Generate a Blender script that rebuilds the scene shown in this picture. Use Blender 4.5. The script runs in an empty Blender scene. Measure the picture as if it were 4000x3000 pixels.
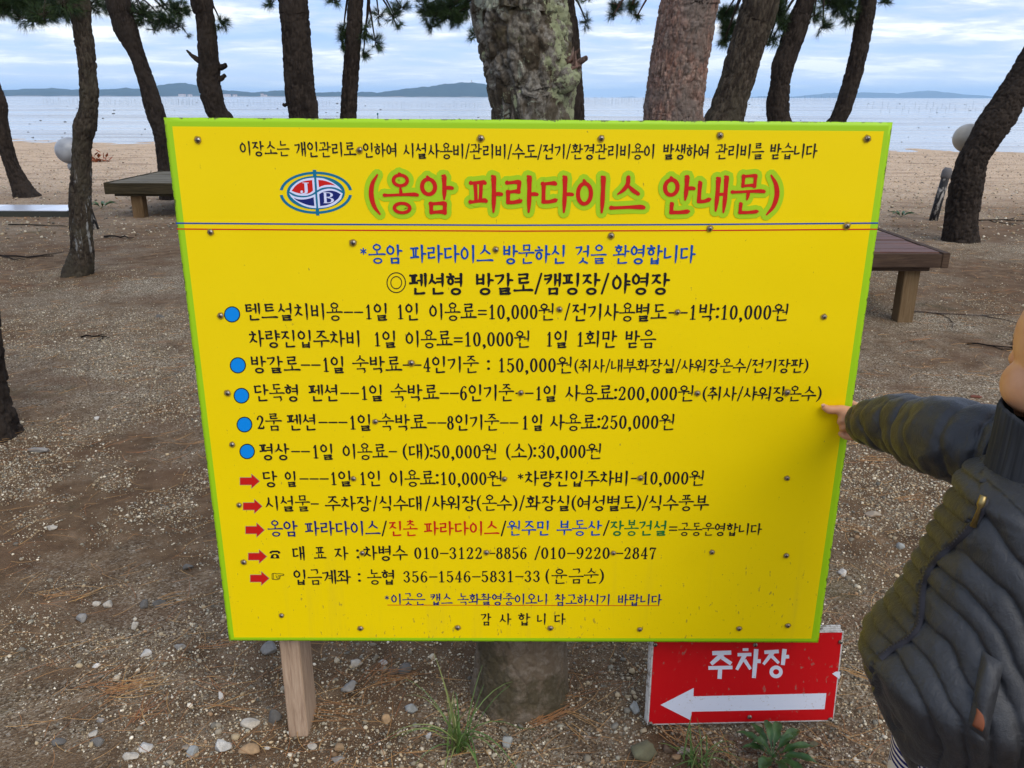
import bpy, bmesh, math, random
import numpy as np
from mathutils import Vector, Matrix
from mathutils.bvhtree import BVHTree

random.seed(7)
rng = np.random.default_rng(11)
SC = bpy.context.scene
COL = SC.collection
PI = math.pi

# ------------------------------------------------------------------ camera
F = 3275.0
H = 1.453
PITCH = math.atan(1121.0 / F)
CP, SP = math.cos(PITCH), math.sin(PITCH)
ROLL = 0.002
_R = Vector((1, 0, 0)); _U = Vector((0, SP, CP)); _FW = Vector((0, CP, -SP))
RIGHT = (_R + _U * ROLL).normalized(); UP = (_U - _R * ROLL).normalized()
cam_data = bpy.data.cameras.new('camera'); cam = bpy.data.objects.new('camera', cam_data)
COL.objects.link(cam); SC.camera = cam
cam_data.sensor_width = 36.0; cam_data.sensor_fit = 'HORIZONTAL'
cam_data.lens = 36.0 * F / 4000.0
cam_data.clip_start = 0.05; cam_data.clip_end = 40000
M = Matrix(((RIGHT.x, UP.x, -_FW.x, 0), (RIGHT.y, UP.y, -_FW.y, 0), (RIGHT.z, UP.z, -_FW.z, H), (0, 0, 0, 1)))
cam.matrix_world = M

def ray(px, v):
    return (RIGHT * ((px - 2000) / F) + UP * ((1500 - v) / F) + _FW)
def P(px, v, Y):                       # where the line of sight meets the vertical plane at depth Y
    d = ray(px, v); return Vector((d.x / d.y * Y, Y, H + d.z / d.y * Y))
def G(px, v, z=0.0):                   # where it meets the ground
    d = ray(px, v); t = (z - H) / d.z; return Vector((d.x * t, d.y * t, z))
def W(px, v, w, Y):                    # width in metres of w photo pixels there
    return w / F * Y / ray(px, v).y

# ------------------------------------------------------------------ light
SUN_EL, SUN_AZ = math.radians(46), math.radians(148)   # azimuth clockwise from +Y: behind the camera, to its right
sun_dir = Vector((math.sin(SUN_AZ) * math.cos(SUN_EL), math.cos(SUN_AZ) * math.cos(SUN_EL), math.sin(SUN_EL)))
sd = bpy.data.lights.new('sun', 'SUN'); sd.energy = 1.5; sd.angle = math.radians(42); sd.color = (1.0, .95, .88)
so = bpy.data.objects.new('sun', sd); COL.objects.link(so)
so.rotation_euler = (-sun_dir).to_track_quat('-Z', 'Y').to_euler()
SC.cycles.volume_bounces = 3
vs = SC.view_settings
vs.view_transform = 'Standard'; vs.look = 'None'; vs.gamma = 1.0; vs.use_curve_mapping = False; vs.exposure = 0.42

# ------------------------------------------------------------------ node helpers
class NT:
    def __init__(s, tree): s.t = tree
    def n(s, typ, **kw):
        nd = s.t.nodes.new(typ)
        for k, v in kw.items():
            if k.startswith('_'): setattr(nd, k[1:], v)
        return nd
    def link(s, a, b): s.t.links.new(a, b)
    def val(s, sock, v):
        if hasattr(v, 'is_output') or isinstance(v, bpy.types.NodeSocket): s.link(v, sock)
        elif isinstance(v, (tuple, list)) and len(v) == 3 and sock.type == 'RGBA': sock.default_value = (*v, 1)
        else: sock.default_value = v
    def coord(s, kind='Object'): return s.n('ShaderNodeTexCoord').outputs[kind]
    def mapping(s, vec, scale=(1, 1, 1), loc=(0, 0, 0), rot=(0, 0, 0)):
        m = s.n('ShaderNodeMapping'); s.link(vec, m.inputs['Vector'])
        m.inputs['Scale'].default_value = scale; m.inputs['Location'].default_value = loc; m.inputs['Rotation'].default_value = rot
        return m.outputs[0]
    def noise(s, vec, scale=5, detail=4, rough=.5, dist=0, out='Fac'):
        m = s.n('ShaderNodeTexNoise'); s.link(vec, m.inputs['Vector'])
        m.inputs['Scale'].default_value = scale; m.inputs['Detail'].default_value = detail
        m.inputs['Roughness'].default_value = rough; m.inputs['Distortion'].default_value = dist
        return m.outputs[out]
    def voronoi(s, vec, scale=5, feature='F1', out='Distance', rnd=1):
        m = s.n('ShaderNodeTexVoronoi', _feature=feature); s.link(vec, m.inputs['Vector'])
        m.inputs['Scale'].default_value = scale; m.inputs['Randomness'].default_value = rnd
        return m.outputs[out]
    def ramp(s, fac, stops, interp='LINEAR'):
        m = s.n('ShaderNodeValToRGB'); s.link(fac, m.inputs[0]); cr = m.color_ramp; cr.interpolation = interp
        while len(cr.elements) < len(stops): cr.elements.new(.5)
        for e, (p, c) in zip(cr.elements, stops):
            e.position = p; e.color = (*c, 1) if isinstance(c, (tuple, list)) else (c, c, c, 1)
        return m.outputs[0]
    def mix(s, fac, a, b, mode='MIX'):
        m = s.n('ShaderNodeMix', _data_type='RGBA', _blend_type=mode)
        s.val(m.inputs[0], fac); s.val(m.inputs[6], a); s.val(m.inputs[7], b); return m.outputs[2]
    def math(s, op, a, b=0.0, clamp=False):
        m = s.n('ShaderNodeMath', _operation=op, _use_clamp=clamp)
        s.val(m.inputs[0], a); s.val(m.inputs[1], b); return m.outputs[0]
    def sep(s, vec):
        m = s.n('ShaderNodeSeparateXYZ'); s.link(vec, m.inputs[0]); return m.outputs
    def attr(s, name, out='Color'):
        m = s.n('ShaderNodeAttribute'); m.attribute_name = name; return m.outputs[out]
    def bump(s, h, strength=.5, dist=.01, normal=None):
        m = s.n('ShaderNodeBump'); s.val(m.inputs['Height'], h)
        m.inputs['Strength'].default_value = strength; m.inputs['Distance'].default_value = dist
        if normal is not None: s.link(normal, m.inputs['Normal'])
        return m.outputs[0]

def material(name, fn, rough=.8, spec=.3, metal=0.0):
    m = bpy.data.materials.new(name); m.use_nodes = True
    t = m.node_tree; t.nodes.clear(); g = NT(t)
    o = g.n('ShaderNodeOutputMaterial'); b = g.n('ShaderNodeBsdfPrincipled'); g.link(b.outputs[0], o.inputs[0])
    b.inputs['Roughness'].default_value = rough; b.inputs['Specular IOR Level'].default_value = spec
    b.inputs['Metallic'].default_value = metal
    r = fn(g) or {}
    for k, v in r.items(): g.val(b.inputs[k], v)
    return m

# ------------------------------------------------------------------ world
world = bpy.data.worlds.new('World'); SC.world = world; world.use_nodes = True
wt = world.node_tree; wt.nodes.clear(); g = NT(wt)
wo = g.n('ShaderNodeOutputWorld'); bg = g.n('ShaderNodeBackground'); g.link(bg.outputs[0], wo.inputs[0])
sky = g.n('ShaderNodeTexSky', _sky_type='NISHITA'); sky.sun_disc = False
sky.sun_elevation = SUN_EL; sky.sun_rotation = SUN_AZ
dirv = g.coord('Generated'); sx = g.sep(dirv)
zz = g.math('MAXIMUM', g.math('ADD', sx[2], 0.10), 0.03)
cmb = g.n('ShaderNodeCombineXYZ'); g.link(g.math('DIVIDE', sx[0], zz), cmb.inputs[0]); g.link(g.math('DIVIDE', sx[1], zz), cmb.inputs[1])
pl = g.mapping(cmb.outputs[0], scale=(.50, .62, 1.0), loc=(3.3, 1.5, 0))
n1 = g.noise(pl, scale=1.6, detail=9, rough=.58, dist=.35)
n2 = g.noise(g.mapping(pl, loc=(7, 2, 1)), scale=4.2, detail=8, rough=.62, dist=.4)
nn = g.math('ADD', g.math('MULTIPLY', g.math('ADD', g.math('MULTIPLY', n1, .68), g.math('MULTIPLY', n2, .32)), 1.25), -.115)
K = 10.2
def kk(*c): return tuple(x * K for x in c)
cloud = g.n('ShaderNodeValToRGB'); g.link(nn, cloud.inputs[0]); cr = cloud.color_ramp
stops = [(.33, (.27, .46, .92)), (.43, (.37, .53, .89)), (.49, (.48, .59, .84)), (.545, (.66, .73, .87)), (.60, (1.0, 1.0, 1.0))]
while len(cr.elements) < len(stops): cr.elements.new(.5)
for e, (p, c) in zip(cr.elements, stops): e.position = p; e.color = (*c, 1)
hz = g.ramp(sx[2], [(0.0, 1.0), (.022, .75), (.06, .25), (.12, 0.0)])
ccol = g.mix(g.math('MULTIPLY', hz, .72), cloud.outputs[0], (.70, .80, .92))
ccol = g.mix(1.0, ccol, kk(1.0, 1.0, 1.0), 'MULTIPLY')
low = g.ramp(sx[2], [(0.0, 0.0), (.02, 1.0)])
wcol = g.mix(.88, sky.outputs[0], ccol)
g.link(wcol, bg.inputs[0]); bg.inputs[1].default_value = 0.1

# ------------------------------------------------------------------ numpy noise
def _hash(i, j, k, s=0):
    h = (i.astype(np.int64) * 374761393 + j.astype(np.int64) * 668265263 + k.astype(np.int64) * 2147483647 + s * 974634777) & 0xffffffff
    h = ((h ^ (h >> 13)) * 1274126177) & 0xffffffff
    h = ((h ^ (h >> 16)) * 2246822519) & 0xffffffff
    h = h ^ (h >> 15)
    return (h & 0xffffff) / float(0xffffff)
def vnoise(p, s=0):
    i = np.floor(p); f = p - i; f = f * f * (3 - 2 * f); i = i.astype(np.int64)
    r = 0
    for dx in (0, 1):
        wx = f[:, 0] if dx else 1 - f[:, 0]
        for dy in (0, 1):
            wy = f[:, 1] if dy else 1 - f[:, 1]
            for dz in (0, 1):
                wz = f[:, 2] if dz else 1 - f[:, 2]
                r = r + wx * wy * wz * _hash(i[:, 0] + dx, i[:, 1] + dy, i[:, 2] + dz, s)
    return r
def fbm(p, octs=4, s=0, gain=.5):
    a, r, t = 1.0, 0, 0
    for o in range(octs):
        r = r + a * (vnoise(p * (2.03 ** o) + o * 7.1, s + o) - .5) * 2; t += a; a *= gain
    return r / t
def worley(p, s=0):
    i = np.floor(p).astype(np.int64); n = len(p)
    f1 = np.full(n, 9.); f2 = np.full(n, 9.); cid = np.zeros(n)
    for dx in (-1, 0, 1):
        for dy in (-1, 0, 1):
            for dz in (-1, 0, 1):
                c = i + np.array([dx, dy, dz])
                q = np.stack([c[:, 0] + _hash(c[:, 0], c[:, 1], c[:, 2], s), c[:, 1] + _hash(c[:, 0], c[:, 1], c[:, 2], s + 1), c[:, 2] + _hash(c[:, 0], c[:, 1], c[:, 2], s + 2)], 1)
                d = np.sqrt(((p - q) ** 2).sum(1)); m = d < f1
                f2 = np.where(m, f1, np.minimum(f2, d)); cid = np.where(m, _hash(c[:, 0], c[:, 1], c[:, 2], s + 5), cid); f1 = np.where(m, d, f1)
    return f1, f2, cid
def sstep(a, b, x):
    t = np.clip((x - a) / (b - a), 0, 1); return t * t * (3 - 2 * t)

# ------------------------------------------------------------------ object helpers
def tag(o, label=None, cat=None, group=None, kind=None):
    if label: o['label'] = label
    if cat: o['category'] = cat
    if group: o['group'] = group
    if kind: o['kind'] = kind
    return o
def empty(name, loc=(0, 0, 0), label=None, cat=None, group=None):
    o = bpy.data.objects.new(name, None); o.location = loc; o.empty_display_size = .05; COL.objects.link(o)
    return tag(o, label, cat, group)
def link(name, me, mat=None, parent=None, smooth=False):
    o = bpy.data.objects.new(name, me); COL.objects.link(o)
    if mat is not None and not me.materials: me.materials.append(mat)
    if parent is not None:
        o.parent = parent
        wl = Vector((0, 0, 0)); p = parent
        while p is not None: wl += p.location; p = p.parent
        o.location = -wl                 # mesh data is in world coordinates; parents are never rotated
    if smooth:
        me.polygons.foreach_set('use_smooth', [True] * len(me.polygons))
    return o
def npmesh(name, V, Fc, smooth=False):
    V = np.asarray(V, dtype=np.float32); Fc = np.asarray(Fc, dtype=np.int32)
    me = bpy.data.meshes.new(name); nf, k = Fc.shape
    me.vertices.add(len(V)); me.vertices.foreach_set('co', V.ravel())
    me.loops.add(nf * k); me.loops.foreach_set('vertex_index', Fc.ravel())
    me.polygons.add(nf); me.polygons.foreach_set('loop_start', np.arange(0, nf * k, k, dtype=np.int32))
    me.polygons.foreach_set('loop_total', np.full(nf, k, dtype=np.int32))
    me.update(calc_edges=True)
    if smooth: me.polygons.foreach_set('use_smooth', np.ones(nf, dtype=bool))
    return me
def pattr(me, name, data):
    if data.ndim == 1:
        a = me.attributes.new(name, 'FLOAT', 'POINT'); a.data.foreach_set('value', data.astype(np.float32))
    else:
        a = me.attributes.new(name, 'FLOAT_COLOR', 'POINT'); d = np.ones((len(data), 4), np.float32); d[:, :3] = data; a.data.foreach_set('color', d.ravel())
def grid_faces(rows, cols, wrap=False, off=0):
    r = np.arange(rows - 1)[:, None]; c = np.arange(cols if wrap else cols - 1)[None, :]; c2 = (c + 1) % cols
    return np.stack([r * cols + c, r * cols + c2, (r + 1) * cols + c2, (r + 1) * cols + c], -1).reshape(-1, 4) + off
class MB:
    def __init__(s): s.v = []; s.f = []
    def add(s, vs, fs):
        b = len(s.v); s.v += [tuple(v) for v in vs]; s.f += [tuple(i + b for i in f) for f in fs]
    def box(s, x0, x1, y0, y1, z0, z1):
        s.add([(x0, y0, z0), (x1, y0, z0), (x1, y1, z0), (x0, y1, z0), (x0, y0, z1), (x1, y0, z1), (x1, y1, z1), (x0, y1, z1)],
              [(0, 3, 2, 1), (4, 5, 6, 7), (0, 1, 5, 4), (1, 2, 6, 5), (2, 3, 7, 6), (3, 0, 4, 7)])
    def tube(s, pts, rad, n=8, cap=True):
        pts = [Vector(p) for p in pts]; b = len(s.v); up = Vector((0.13, .31, .94))
        for i, p in enumerate(pts):
            d = (pts[min(i + 1, len(pts) - 1)] - pts[max(i - 1, 0)]).normalized()
            a = d.cross(up if abs(d.dot(up)) < .95 else Vector((1, 0, 0))).normalized(); c = d.cross(a)
            r = rad[i] if isinstance(rad, (list, tuple)) else rad
            for k in range(n):
                t = 2 * PI * k / n; s.v.append(tuple(p + a * (r * math.cos(t)) + c * (r * math.sin(t))))
        for i in range(len(pts) - 1):
            for k in range(n):
                k2 = (k + 1) % n; s.f.append((b + i * n + k, b + i * n + k2, b + (i + 1) * n + k2, b + (i + 1) * n + k))
        if cap:
            s.f.append(tuple(b + k for k in range(n))[::-1]); s.f.append(tuple(b + (len(pts) - 1) * n + k for k in range(n)))
    def build(s, name, mat=None, parent=None, smooth=False, bevel=0):
        me = bpy.data.meshes.new(name); me.from_pydata(s.v, [], s.f); me.update()
        if bevel:
            bm = bmesh.new(); bm.from_mesh(me); bmesh.ops.recalc_face_normals(bm, faces=bm.faces)
            bmesh.ops.bevel(bm, geom=list(bm.edges), offset=bevel, segments=2, affect='EDGES'); bm.to_mesh(me); bm.free()
        return link(name, me, mat, parent, smooth)

# ------------------------------------------------------------------ materials
def flat(name, c, rough=.55, spec=.18): return material(name, lambda g: {'Base Color': c}, rough, spec)

def m_ground(g):
    c = g.coord('Object'); s = g.sep(c)
    big = g.noise(c, scale=.55, detail=5, rough=.6)
    soil = g.ramp(g.noise(c, scale=9, detail=8, rough=.65), [(.3, (.070, .039, .019)), (.55, (.155, .095, .050)), (.75, (.26, .175, .105))])
    vor = g.voronoi(c, scale=170, out='Color'); vs_ = g.sep(vor)
    grav = g.ramp(vs_[0], [(.0, (.05, .038, .024)), (.22, (.16, .12, .075)), (.48, (.31, .24, .15)), (.70, (.45, .37, .26)), (.90, (.68, .60, .46))], 'CONSTANT')
    gm = g.ramp(g.math('ADD', g.math('MULTIPLY', big, .8), g.math('MULTIPLY', g.noise(c, scale=4, detail=6, rough=.7), .35)), [(.54, 0.0), (.70, .85)])
    near = g.mix(gm, soil, grav)
    far1 = g.noise(g.mapping(c, scale=(1, 1.6, 1)), scale=26, detail=6, rough=.75)
    sand = g.ramp(far1, [(.3, (.28, .185, .11)), (.5, (.56, .395, .25)), (.7, (.78, .59, .41))])
    spk = g.sep(g.voronoi(c, scale=42, out='Color'))[1]
    sand = g.mix(g.math('MULTIPLY', g.math('GREATER_THAN', spk, .93), .7), sand, (.62, .56, .5))
    sand = g.mix(g.math('MULTIPLY', g.math('LESS_THAN', spk, .06), .6), sand, (.08, .055, .04))
    w = g.n('ShaderNodeMapRange'); g.val(w.inputs[0], g.math('ADD', s[1], g.math('MULTIPLY', g.noise(c, scale=.35, detail=4, rough=.6), 7))); w.inputs[1].default_value = 11.5; w.inputs[2].default_value = 20.5; w.interpolation_type = 'SMOOTHSTEP'
    col = g.mix(w.outputs[0], near, sand)
    litter0 = g.ramp(g.noise(g.mapping(c, scale=(1, 2.4, 1)), scale=1.1, detail=7, rough=.7), [(.50, 0.0), (.63, .55)])
    litter = litter0
    col = g.mix(litter, col, (.14, .078, .042))
    moss = g.ramp(g.noise(g.mapping(c, loc=(5, 9, 0)), scale=1.7, detail=6, rough=.65), [(.6, 0.0), (.72, .5)])
    col = g.mix(g.math('MULTIPLY', moss, g.math('SUBTRACT', 1.0, w.outputs[0])), col, (.05, .055, .02))
    h = g.math('ADD', g.math('MULTIPLY', g.voronoi(c, scale=170), .6), g.noise(c, scale=60, detail=6, rough=.7))
    return {'Base Color': col, 'Normal': g.bump(h, .9, .009)}
M_GROUND = material('ground_soil', m_ground, .95, .15)

def m_mud(g):
    c = g.coord('Object'); s = g.sep(c)
    st = g.mapping(c, scale=(.12, 1, 1))
    n = g.noise(st, scale=.55, detail=7, rough=.62)
    n2 = g.noise(g.mapping(c, scale=(.03, .22, 1)), scale=.35, detail=6, rough=.6)
    wet = g.ramp(n2, [(.38, 0.0), (.55, 1.0)])
    col = g.mix(wet, (.24, .225, .205), (.36, .36, .355))
    rough = g.ramp(g.math('ADD', g.math('MULTIPLY', n, .6), g.math('MULTIPLY', n2, .4)), [(.38, .30), (.56, .07)])
    b = g.bump(g.noise(g.mapping(c, scale=(.45, 1.6, 1)), scale=1.5, detail=6, rough=.6), .30, .05)
    return {'Base Color': col, 'Roughness': rough, 'Normal': b}
M_MUD = material('wet_mud', m_mud, .25, .55)

def m_bark(tones, lichen=0.0, stretch=4.0, scale=1.0, streak=False):
    def fn(g):
        c = g.coord('Object'); pl = g.attr('plate', 'Fac')
        base = g.ramp(pl, [(0, tones[0]), (.35, tones[1]), (.7, tones[2]), (1, tones[3])])
        st = g.mapping(c, scale=(1, 1, 1 / stretch))
        n = g.noise(st, scale=60 * scale, detail=8, rough=.72, dist=.6)
        col = g.mix(g.ramp(n, [(.35, 1.0), (.62, 0.0)]), base, tones[0])
        big = g.noise(c, scale=4.2 * scale, detail=4, rough=.6)
        col = g.mix(g.ramp(big, [(.46, 0.0), (.6, .75)]), col, tones[3])
        if streak:
            sk = g.noise(g.mapping(c, scale=(1, 1, .12), loc=(2, 0, 0)), scale=22, detail=6, rough=.7, dist=.3)
            zb = g.ramp(g.sep(c)[2], [(.12, 0.0), (.25, .85), (.78, .85), (.9, 0.0)])
            col = g.mix(g.math('MULTIPLY', g.ramp(sk, [(.585, 0.0), (.63, .9)]), zb), col, (.30, .30, .285))
        if lichen:
            l1 = g.math('ADD', g.math('MULTIPLY', g.noise(c, scale=9, detail=8, rough=.75, dist=.4), .75), g.math('MULTIPLY', g.noise(c, scale=45, detail=4, rough=.7), .3))
            s = g.sep(c)
            up_m = g.ramp(s[2], [(.42, 0.0), (.62, 1.0)]); lm = g.math('MULTIPLY', up_m, .9); col = g.mix(g.math('MULTIPLY', g.math('SUBTRACT', 1.0, up_m), .55), col, (.24, .175, .115))
            side = g.math('MULTIPLY', s[0], .45)
            m1 = g.math('MULTIPLY', g.ramp(g.math('ADD', l1, side), [(.575, 0.0), (.60, 1.0)]), lm)
            col = g.mix(m1, col, (.33, .35, .20))
            l2 = g.noise(g.mapping(c, loc=(3, 5, 1)), scale=14, detail=8, rough=.78, dist=.5)
            col = g.mix(g.math('MULTIPLY', g.ramp(l2, [(.57, 0.0), (.61, .9)]), lm), col, (.42, .44, .33))
            l3 = g.noise(g.mapping(c, loc=(8, 1, 4)), scale=6, detail=8, rough=.7)
            col = g.mix(g.ramp(l3, [(.50, 0.0), (.58, .75)]), col, (.075, .062, .032))
        h = g.noise(st, scale=110 * scale, detail=8, rough=.75, dist=1.0)
        return {'Base Color': col, 'Normal': g.bump(h, .85, .008 / scale)}
    return fn
M_BARK = material('pine_bark', m_bark([(.014, .010, .008), (.034, .026, .020), (.056, .042, .032), (.042, .032, .025)]), .95, .12)
M_BARK2 = material('pine_bark_greyer', m_bark([(.022, .016, .012), (.058, .045, .032), (.098, .077, .055), (.066, .056, .038)]), .95, .12)
M_BARKSTREAK = material('resin_streaked_bark', m_bark([(.022, .016, .012), (.058, .045, .032), (.098, .077, .055), (.066, .056, .038)], streak=True), .95, .12)
M_BARKRED = material('pine_bark_red', m_bark([(.065, .042, .032), (.30, .165, .12), (.36, .25, .195), (.155, .13, .11)], stretch=3), .9, .15)
M_BARKBIG = material('lichen_bark', m_bark([(.045, .033, .020), (.15, .12, .085), (.34, .31, .26), (.15, .13, .09)], lichen=.9, stretch=1.0), .95, .12)
def m_stump(g):
    c = g.coord('Object')
    n = g.noise(g.mapping(c, scale=(1, 1, .5)), scale=26, detail=9, rough=.72)
    col = g.ramp(n, [(.3, (.055, .045, .03)), (.5, (.12, .10, .075)), (.7, (.22, .19, .15))])
    col = g.mix(g.ramp(g.noise(c, scale=6, detail=5, rough=.6), [(.48, 0.0), (.62, .8)]), col, (.075, .085, .03))
    return {'Base Color': col, 'Normal': g.bump(g.noise(c, scale=70, detail=8, rough=.75), .8, .006)}

def m_needle(c1, c2):
    def fn(g):
        a = g.attr('tone', 'Fac')
        return {'Base Color': g.mix(a, c1, c2)}
    return fn
M_NEEDLE = material('pine_needles_green', m_needle((.014, .030, .012), (.075, .125, .030)), .6, .3)
M_LITTER = material('dry_needles', m_needle((.26, .10, .038), (.48, .28, .10)), .7, .25)
M_GRASS = material('grass_blades', m_needle((.06, .13, .022), (.22, .24, .075)), .55, .35)
M_LEAF = material('weed_leaf', lambda g: {'Base Color': g.ramp(g.noise(g.coord('Object'), scale=40, detail=4), [(.35, (.022, .060, .012)), (.65, (.055, .12, .025))])}, .45, .4)

def m_yellow(g):
    c = g.coord('Object'); s = g.sep(c)
    base = (.87, .635, .001)
    n = g.noise(c, scale=2.2, detail=4)
    col = g.mix(g.ramp(n, [(.35, 0.0), (.7, .25)]), base, (.81, .58, .002))
    sp = g.noise(g.mapping(c, scale=(1, 1, .45)), scale=150, detail=3, rough=.5)
    zone = g.noise(c, scale=5.5, detail=5, rough=.7)
    lowz = g.n('ShaderNodeMapRange'); g.val(lowz.inputs[0], s[2]); lowz.inputs[1].default_value = .62; lowz.inputs[2].default_value = .30
    thr = g.math('ADD', sp, g.math('ADD', g.math('MULTIPLY', g.math('SUBTRACT', zone, .5), .32), g.math('MULTIPLY', lowz.outputs[0], .075)))
    m = g.ramp(thr, [(.735, 0.0), (.775, .65)])
    col = g.mix(m, col, (.27, .19, .03))
    st = g.noise(g.mapping(c, scale=(1, 1, .08)), scale=26, detail=5, rough=.6)
    col = g.mix(g.math('MULTIPLY', g.ramp(st, [(.52, 0.0), (.72, .30)]), lowz.outputs[0]), col, (.50, .36, .03))
    return {'Base Color': col, 'Roughness': g.ramp(n, [(.3, .30), (.7, .5)]), 'Normal': g.bump(g.noise(c, scale=3.2, detail=2), .25, .02)}
M_YEL = material('yellow_sheet', m_yellow, .42, .14)
def m_green(g):
    c = g.coord('Object'); uvd = g.attr('edge', 'Fac')
    sp = g.noise(c, scale=60, detail=6, rough=.75)
    m = g.ramp(g.math('ADD', sp, g.math('MULTIPLY', uvd, .42)), [(.89, 0.0), (.95, .8)])
    return {'Base Color': g.mix(m, (.33, .58, .004), (.06, .05, .022))}
M_GRN = material('lime_border', m_green, .45, .35)
M_GLOW = flat('lime_print', (.36, .58, .012), .45)
M_BLACK = flat('black_print', (.010, .009, .012), .45)
M_RED = flat('red_print', (.56, .012, .008), .45)
M_BLUE = flat('blue_print', (.002, .065, .34), .45)
M_NAVY = flat('navy_print', (.010, .018, .14), .45)
M_FOREST = flat('green_print', (.004, .16, .035), .45)
M_AZURE = flat('azure_print', (.002, .24, .72), .45)
M_TEAL = flat('teal_print', (.004, .15, .26), .45)
M_PALE = flat('pale_print', (.66, .68, .86), .5)
M_GREYL = flat('grey_outline', (.30, .30, .20), .5)
def m_screw(g):
    c = g.coord('Object')
    return {'Base Color': g.ramp(g.noise(c, scale=260, detail=4), [(.4, (.18, .12, .07)), (.6, (.42, .39, .34))]), 'Metallic': .75}
M_SCREW = material('screw_metal', m_screw, .42, .5)
M_RUSTRING = flat('rust_stain', (.38, .25, .02), .8)
def m_wood(c1, c2, c3, axis=2, sc=1.0, stain=None):
    def fn(g):
        c = g.coord('Object'); r = [1, 1, 1]; r[axis] = .06
        st = g.mapping(c, scale=tuple(r))
        n = g.noise(st, scale=70 * sc, detail=6, rough=.65, dist=.8)
        n2 = g.noise(g.mapping(c, scale=tuple(x if i != axis else .3 for i, x in enumerate((1, 1, 1)))), scale=7 * sc, detail=5, rough=.6)
        col = g.mix(g.ramp(n2, [(.38, 0.0), (.65, .8)]), g.ramp(n, [(.32, c1), (.5, c2), (.7, c3)]), c1 if stain is None else stain)
        return {'Base Color': col, 'Normal': g.bump(n, .5, .003)}
    return fn
M_POST = material('post_timber', m_wood((.24, .155, .10), (.42, .29, .195), (.54, .40, .28), 2, 2.2, (.36, .25, .165)), .85, .15)
M_POSTB = material('batten_timber', m_wood((.05, .035, .022), (.09, .065, .04), (.12, .09, .06), 0, 1), .9, .1)
M_DECKL = material('grey_deck_wood', m_wood((.10, .085, .058), (.18, .155, .108), (.25, .215, .155), 0, .7), .85, .2)
M_FASL = material('olive_fascia_wood', m_wood((.028, .022, .011), (.055, .042, .022), (.08, .062, .032), 0, .7), .9, .15)
M_LEGL = material('tan_leg_wood', m_wood((.10, .060, .026), (.17, .105, .05), (.22, .14, .07), 2, .8), .85, .15)
M_DECKR = material('red_deck_wood', m_wood((.07, .026, .016), (.13, .055, .036), (.19, .095, .062), 0, 1, (.10, .06, .045)), .6, .3)
M_DECKP = material('pale_deck_wood', m_wood((.24, .17, .09), (.34, .25, .15), (.40, .30, .19), 0, 1), .8, .2)
M_FASR = material('brown_fascia_wood', m_wood((.035, .02, .013), (.075, .045, .028), (.11, .07, .04), 0, 1), .8, .2)
M_LEGR = material('ochre_leg_wood', m_wood((.12, .075, .035), (.17, .11, .055), (.21, .145, .08), 2, 1), .85, .15)

def m_redsign(g):
    c = g.coord('Object')
    sp = g.noise(g.mapping(c, scale=(1, 1, .5)), scale=120, detail=4, rough=.6)
    zone = g.noise(c, scale=14, detail=4, rough=.7)
    m = g.ramp(g.math('ADD', sp, g.math('MULTIPLY', g.math('SUBTRACT', zone, .5), .6)), [(.66, 0.0), (.72, .7)])
    return {'Base Color': g.mix(m, (.60, .004, .008), (.32, .16, .12))}
M_REDS = material('red_plate', m_redsign, .4, .35)
def m_whitesign(g):
    c = g.coord('Object')
    sp = g.noise(c, scale=120, detail=4, rough=.6); zone = g.noise(c, scale=14, detail=4, rough=.7)
    m = g.ramp(g.math('ADD', sp, g.math('MULTIPLY', g.math('SUBTRACT', zone, .5), .6)), [(.66, 0.0), (.74, .6)])
    return {'Base Color': g.mix(m, (.74, .76, .84), (.45, .36, .26))}
M_WHITES = material('white_print', m_whitesign, .45, .35)
M_PLATE = material('weathered_white_plate', lambda g: {'Base Color': g.ramp(g.noise(g.coord('Object'), scale=60, detail=6, rough=.7), [(.35, (.16, .13, .09)), (.5, (.58, .56, .52))])}, .6, .3)

def m_stone(g):
    c = g.coord('Object'); a = g.attr('col')
    n = g.noise(c, scale=120, detail=7, rough=.7)
    return {'Base Color': g.mix(g.ramp(n, [(.3, .75), (.62, 0.0)]), a, g.mix(.55, a, (.10, .08, .06))), 'Normal': g.bump(n, .5, .003)}
M_STONE = material('stone', m_stone, .85, .2)
M_GRAVEL = material('gravel_stone', lambda g: {'Base Color': g.attr('col')}, .85, .2)

# ------------------------------------------------------------------ ground
SHORE_Z = -0.12
def shore_y(x): return 29.4 - .155 * x + .5 * np.sin(x * .23) + .25 * np.sin(x * .61 + 1)
def gz(x, y):
    x = np.atleast_1d(np.asarray(x, float)); y = np.atleast_1d(np.asarray(y, float))
    p = np.stack([x, y, np.zeros_like(x)], 1)
    h = fbm(p * 1.3, 3, 3) * .014 + fbm(p * 9, 3, 9) * .004
    ys = shore_y(x); t = sstep(ys - 9, ys + .6, y)
    h = h * (1 + t) + (SHORE_Z) * t + np.minimum(0, -(y - ys - .6) * .06)
    return h
def gz1(x, y): return float(gz(x, y)[0])

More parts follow.
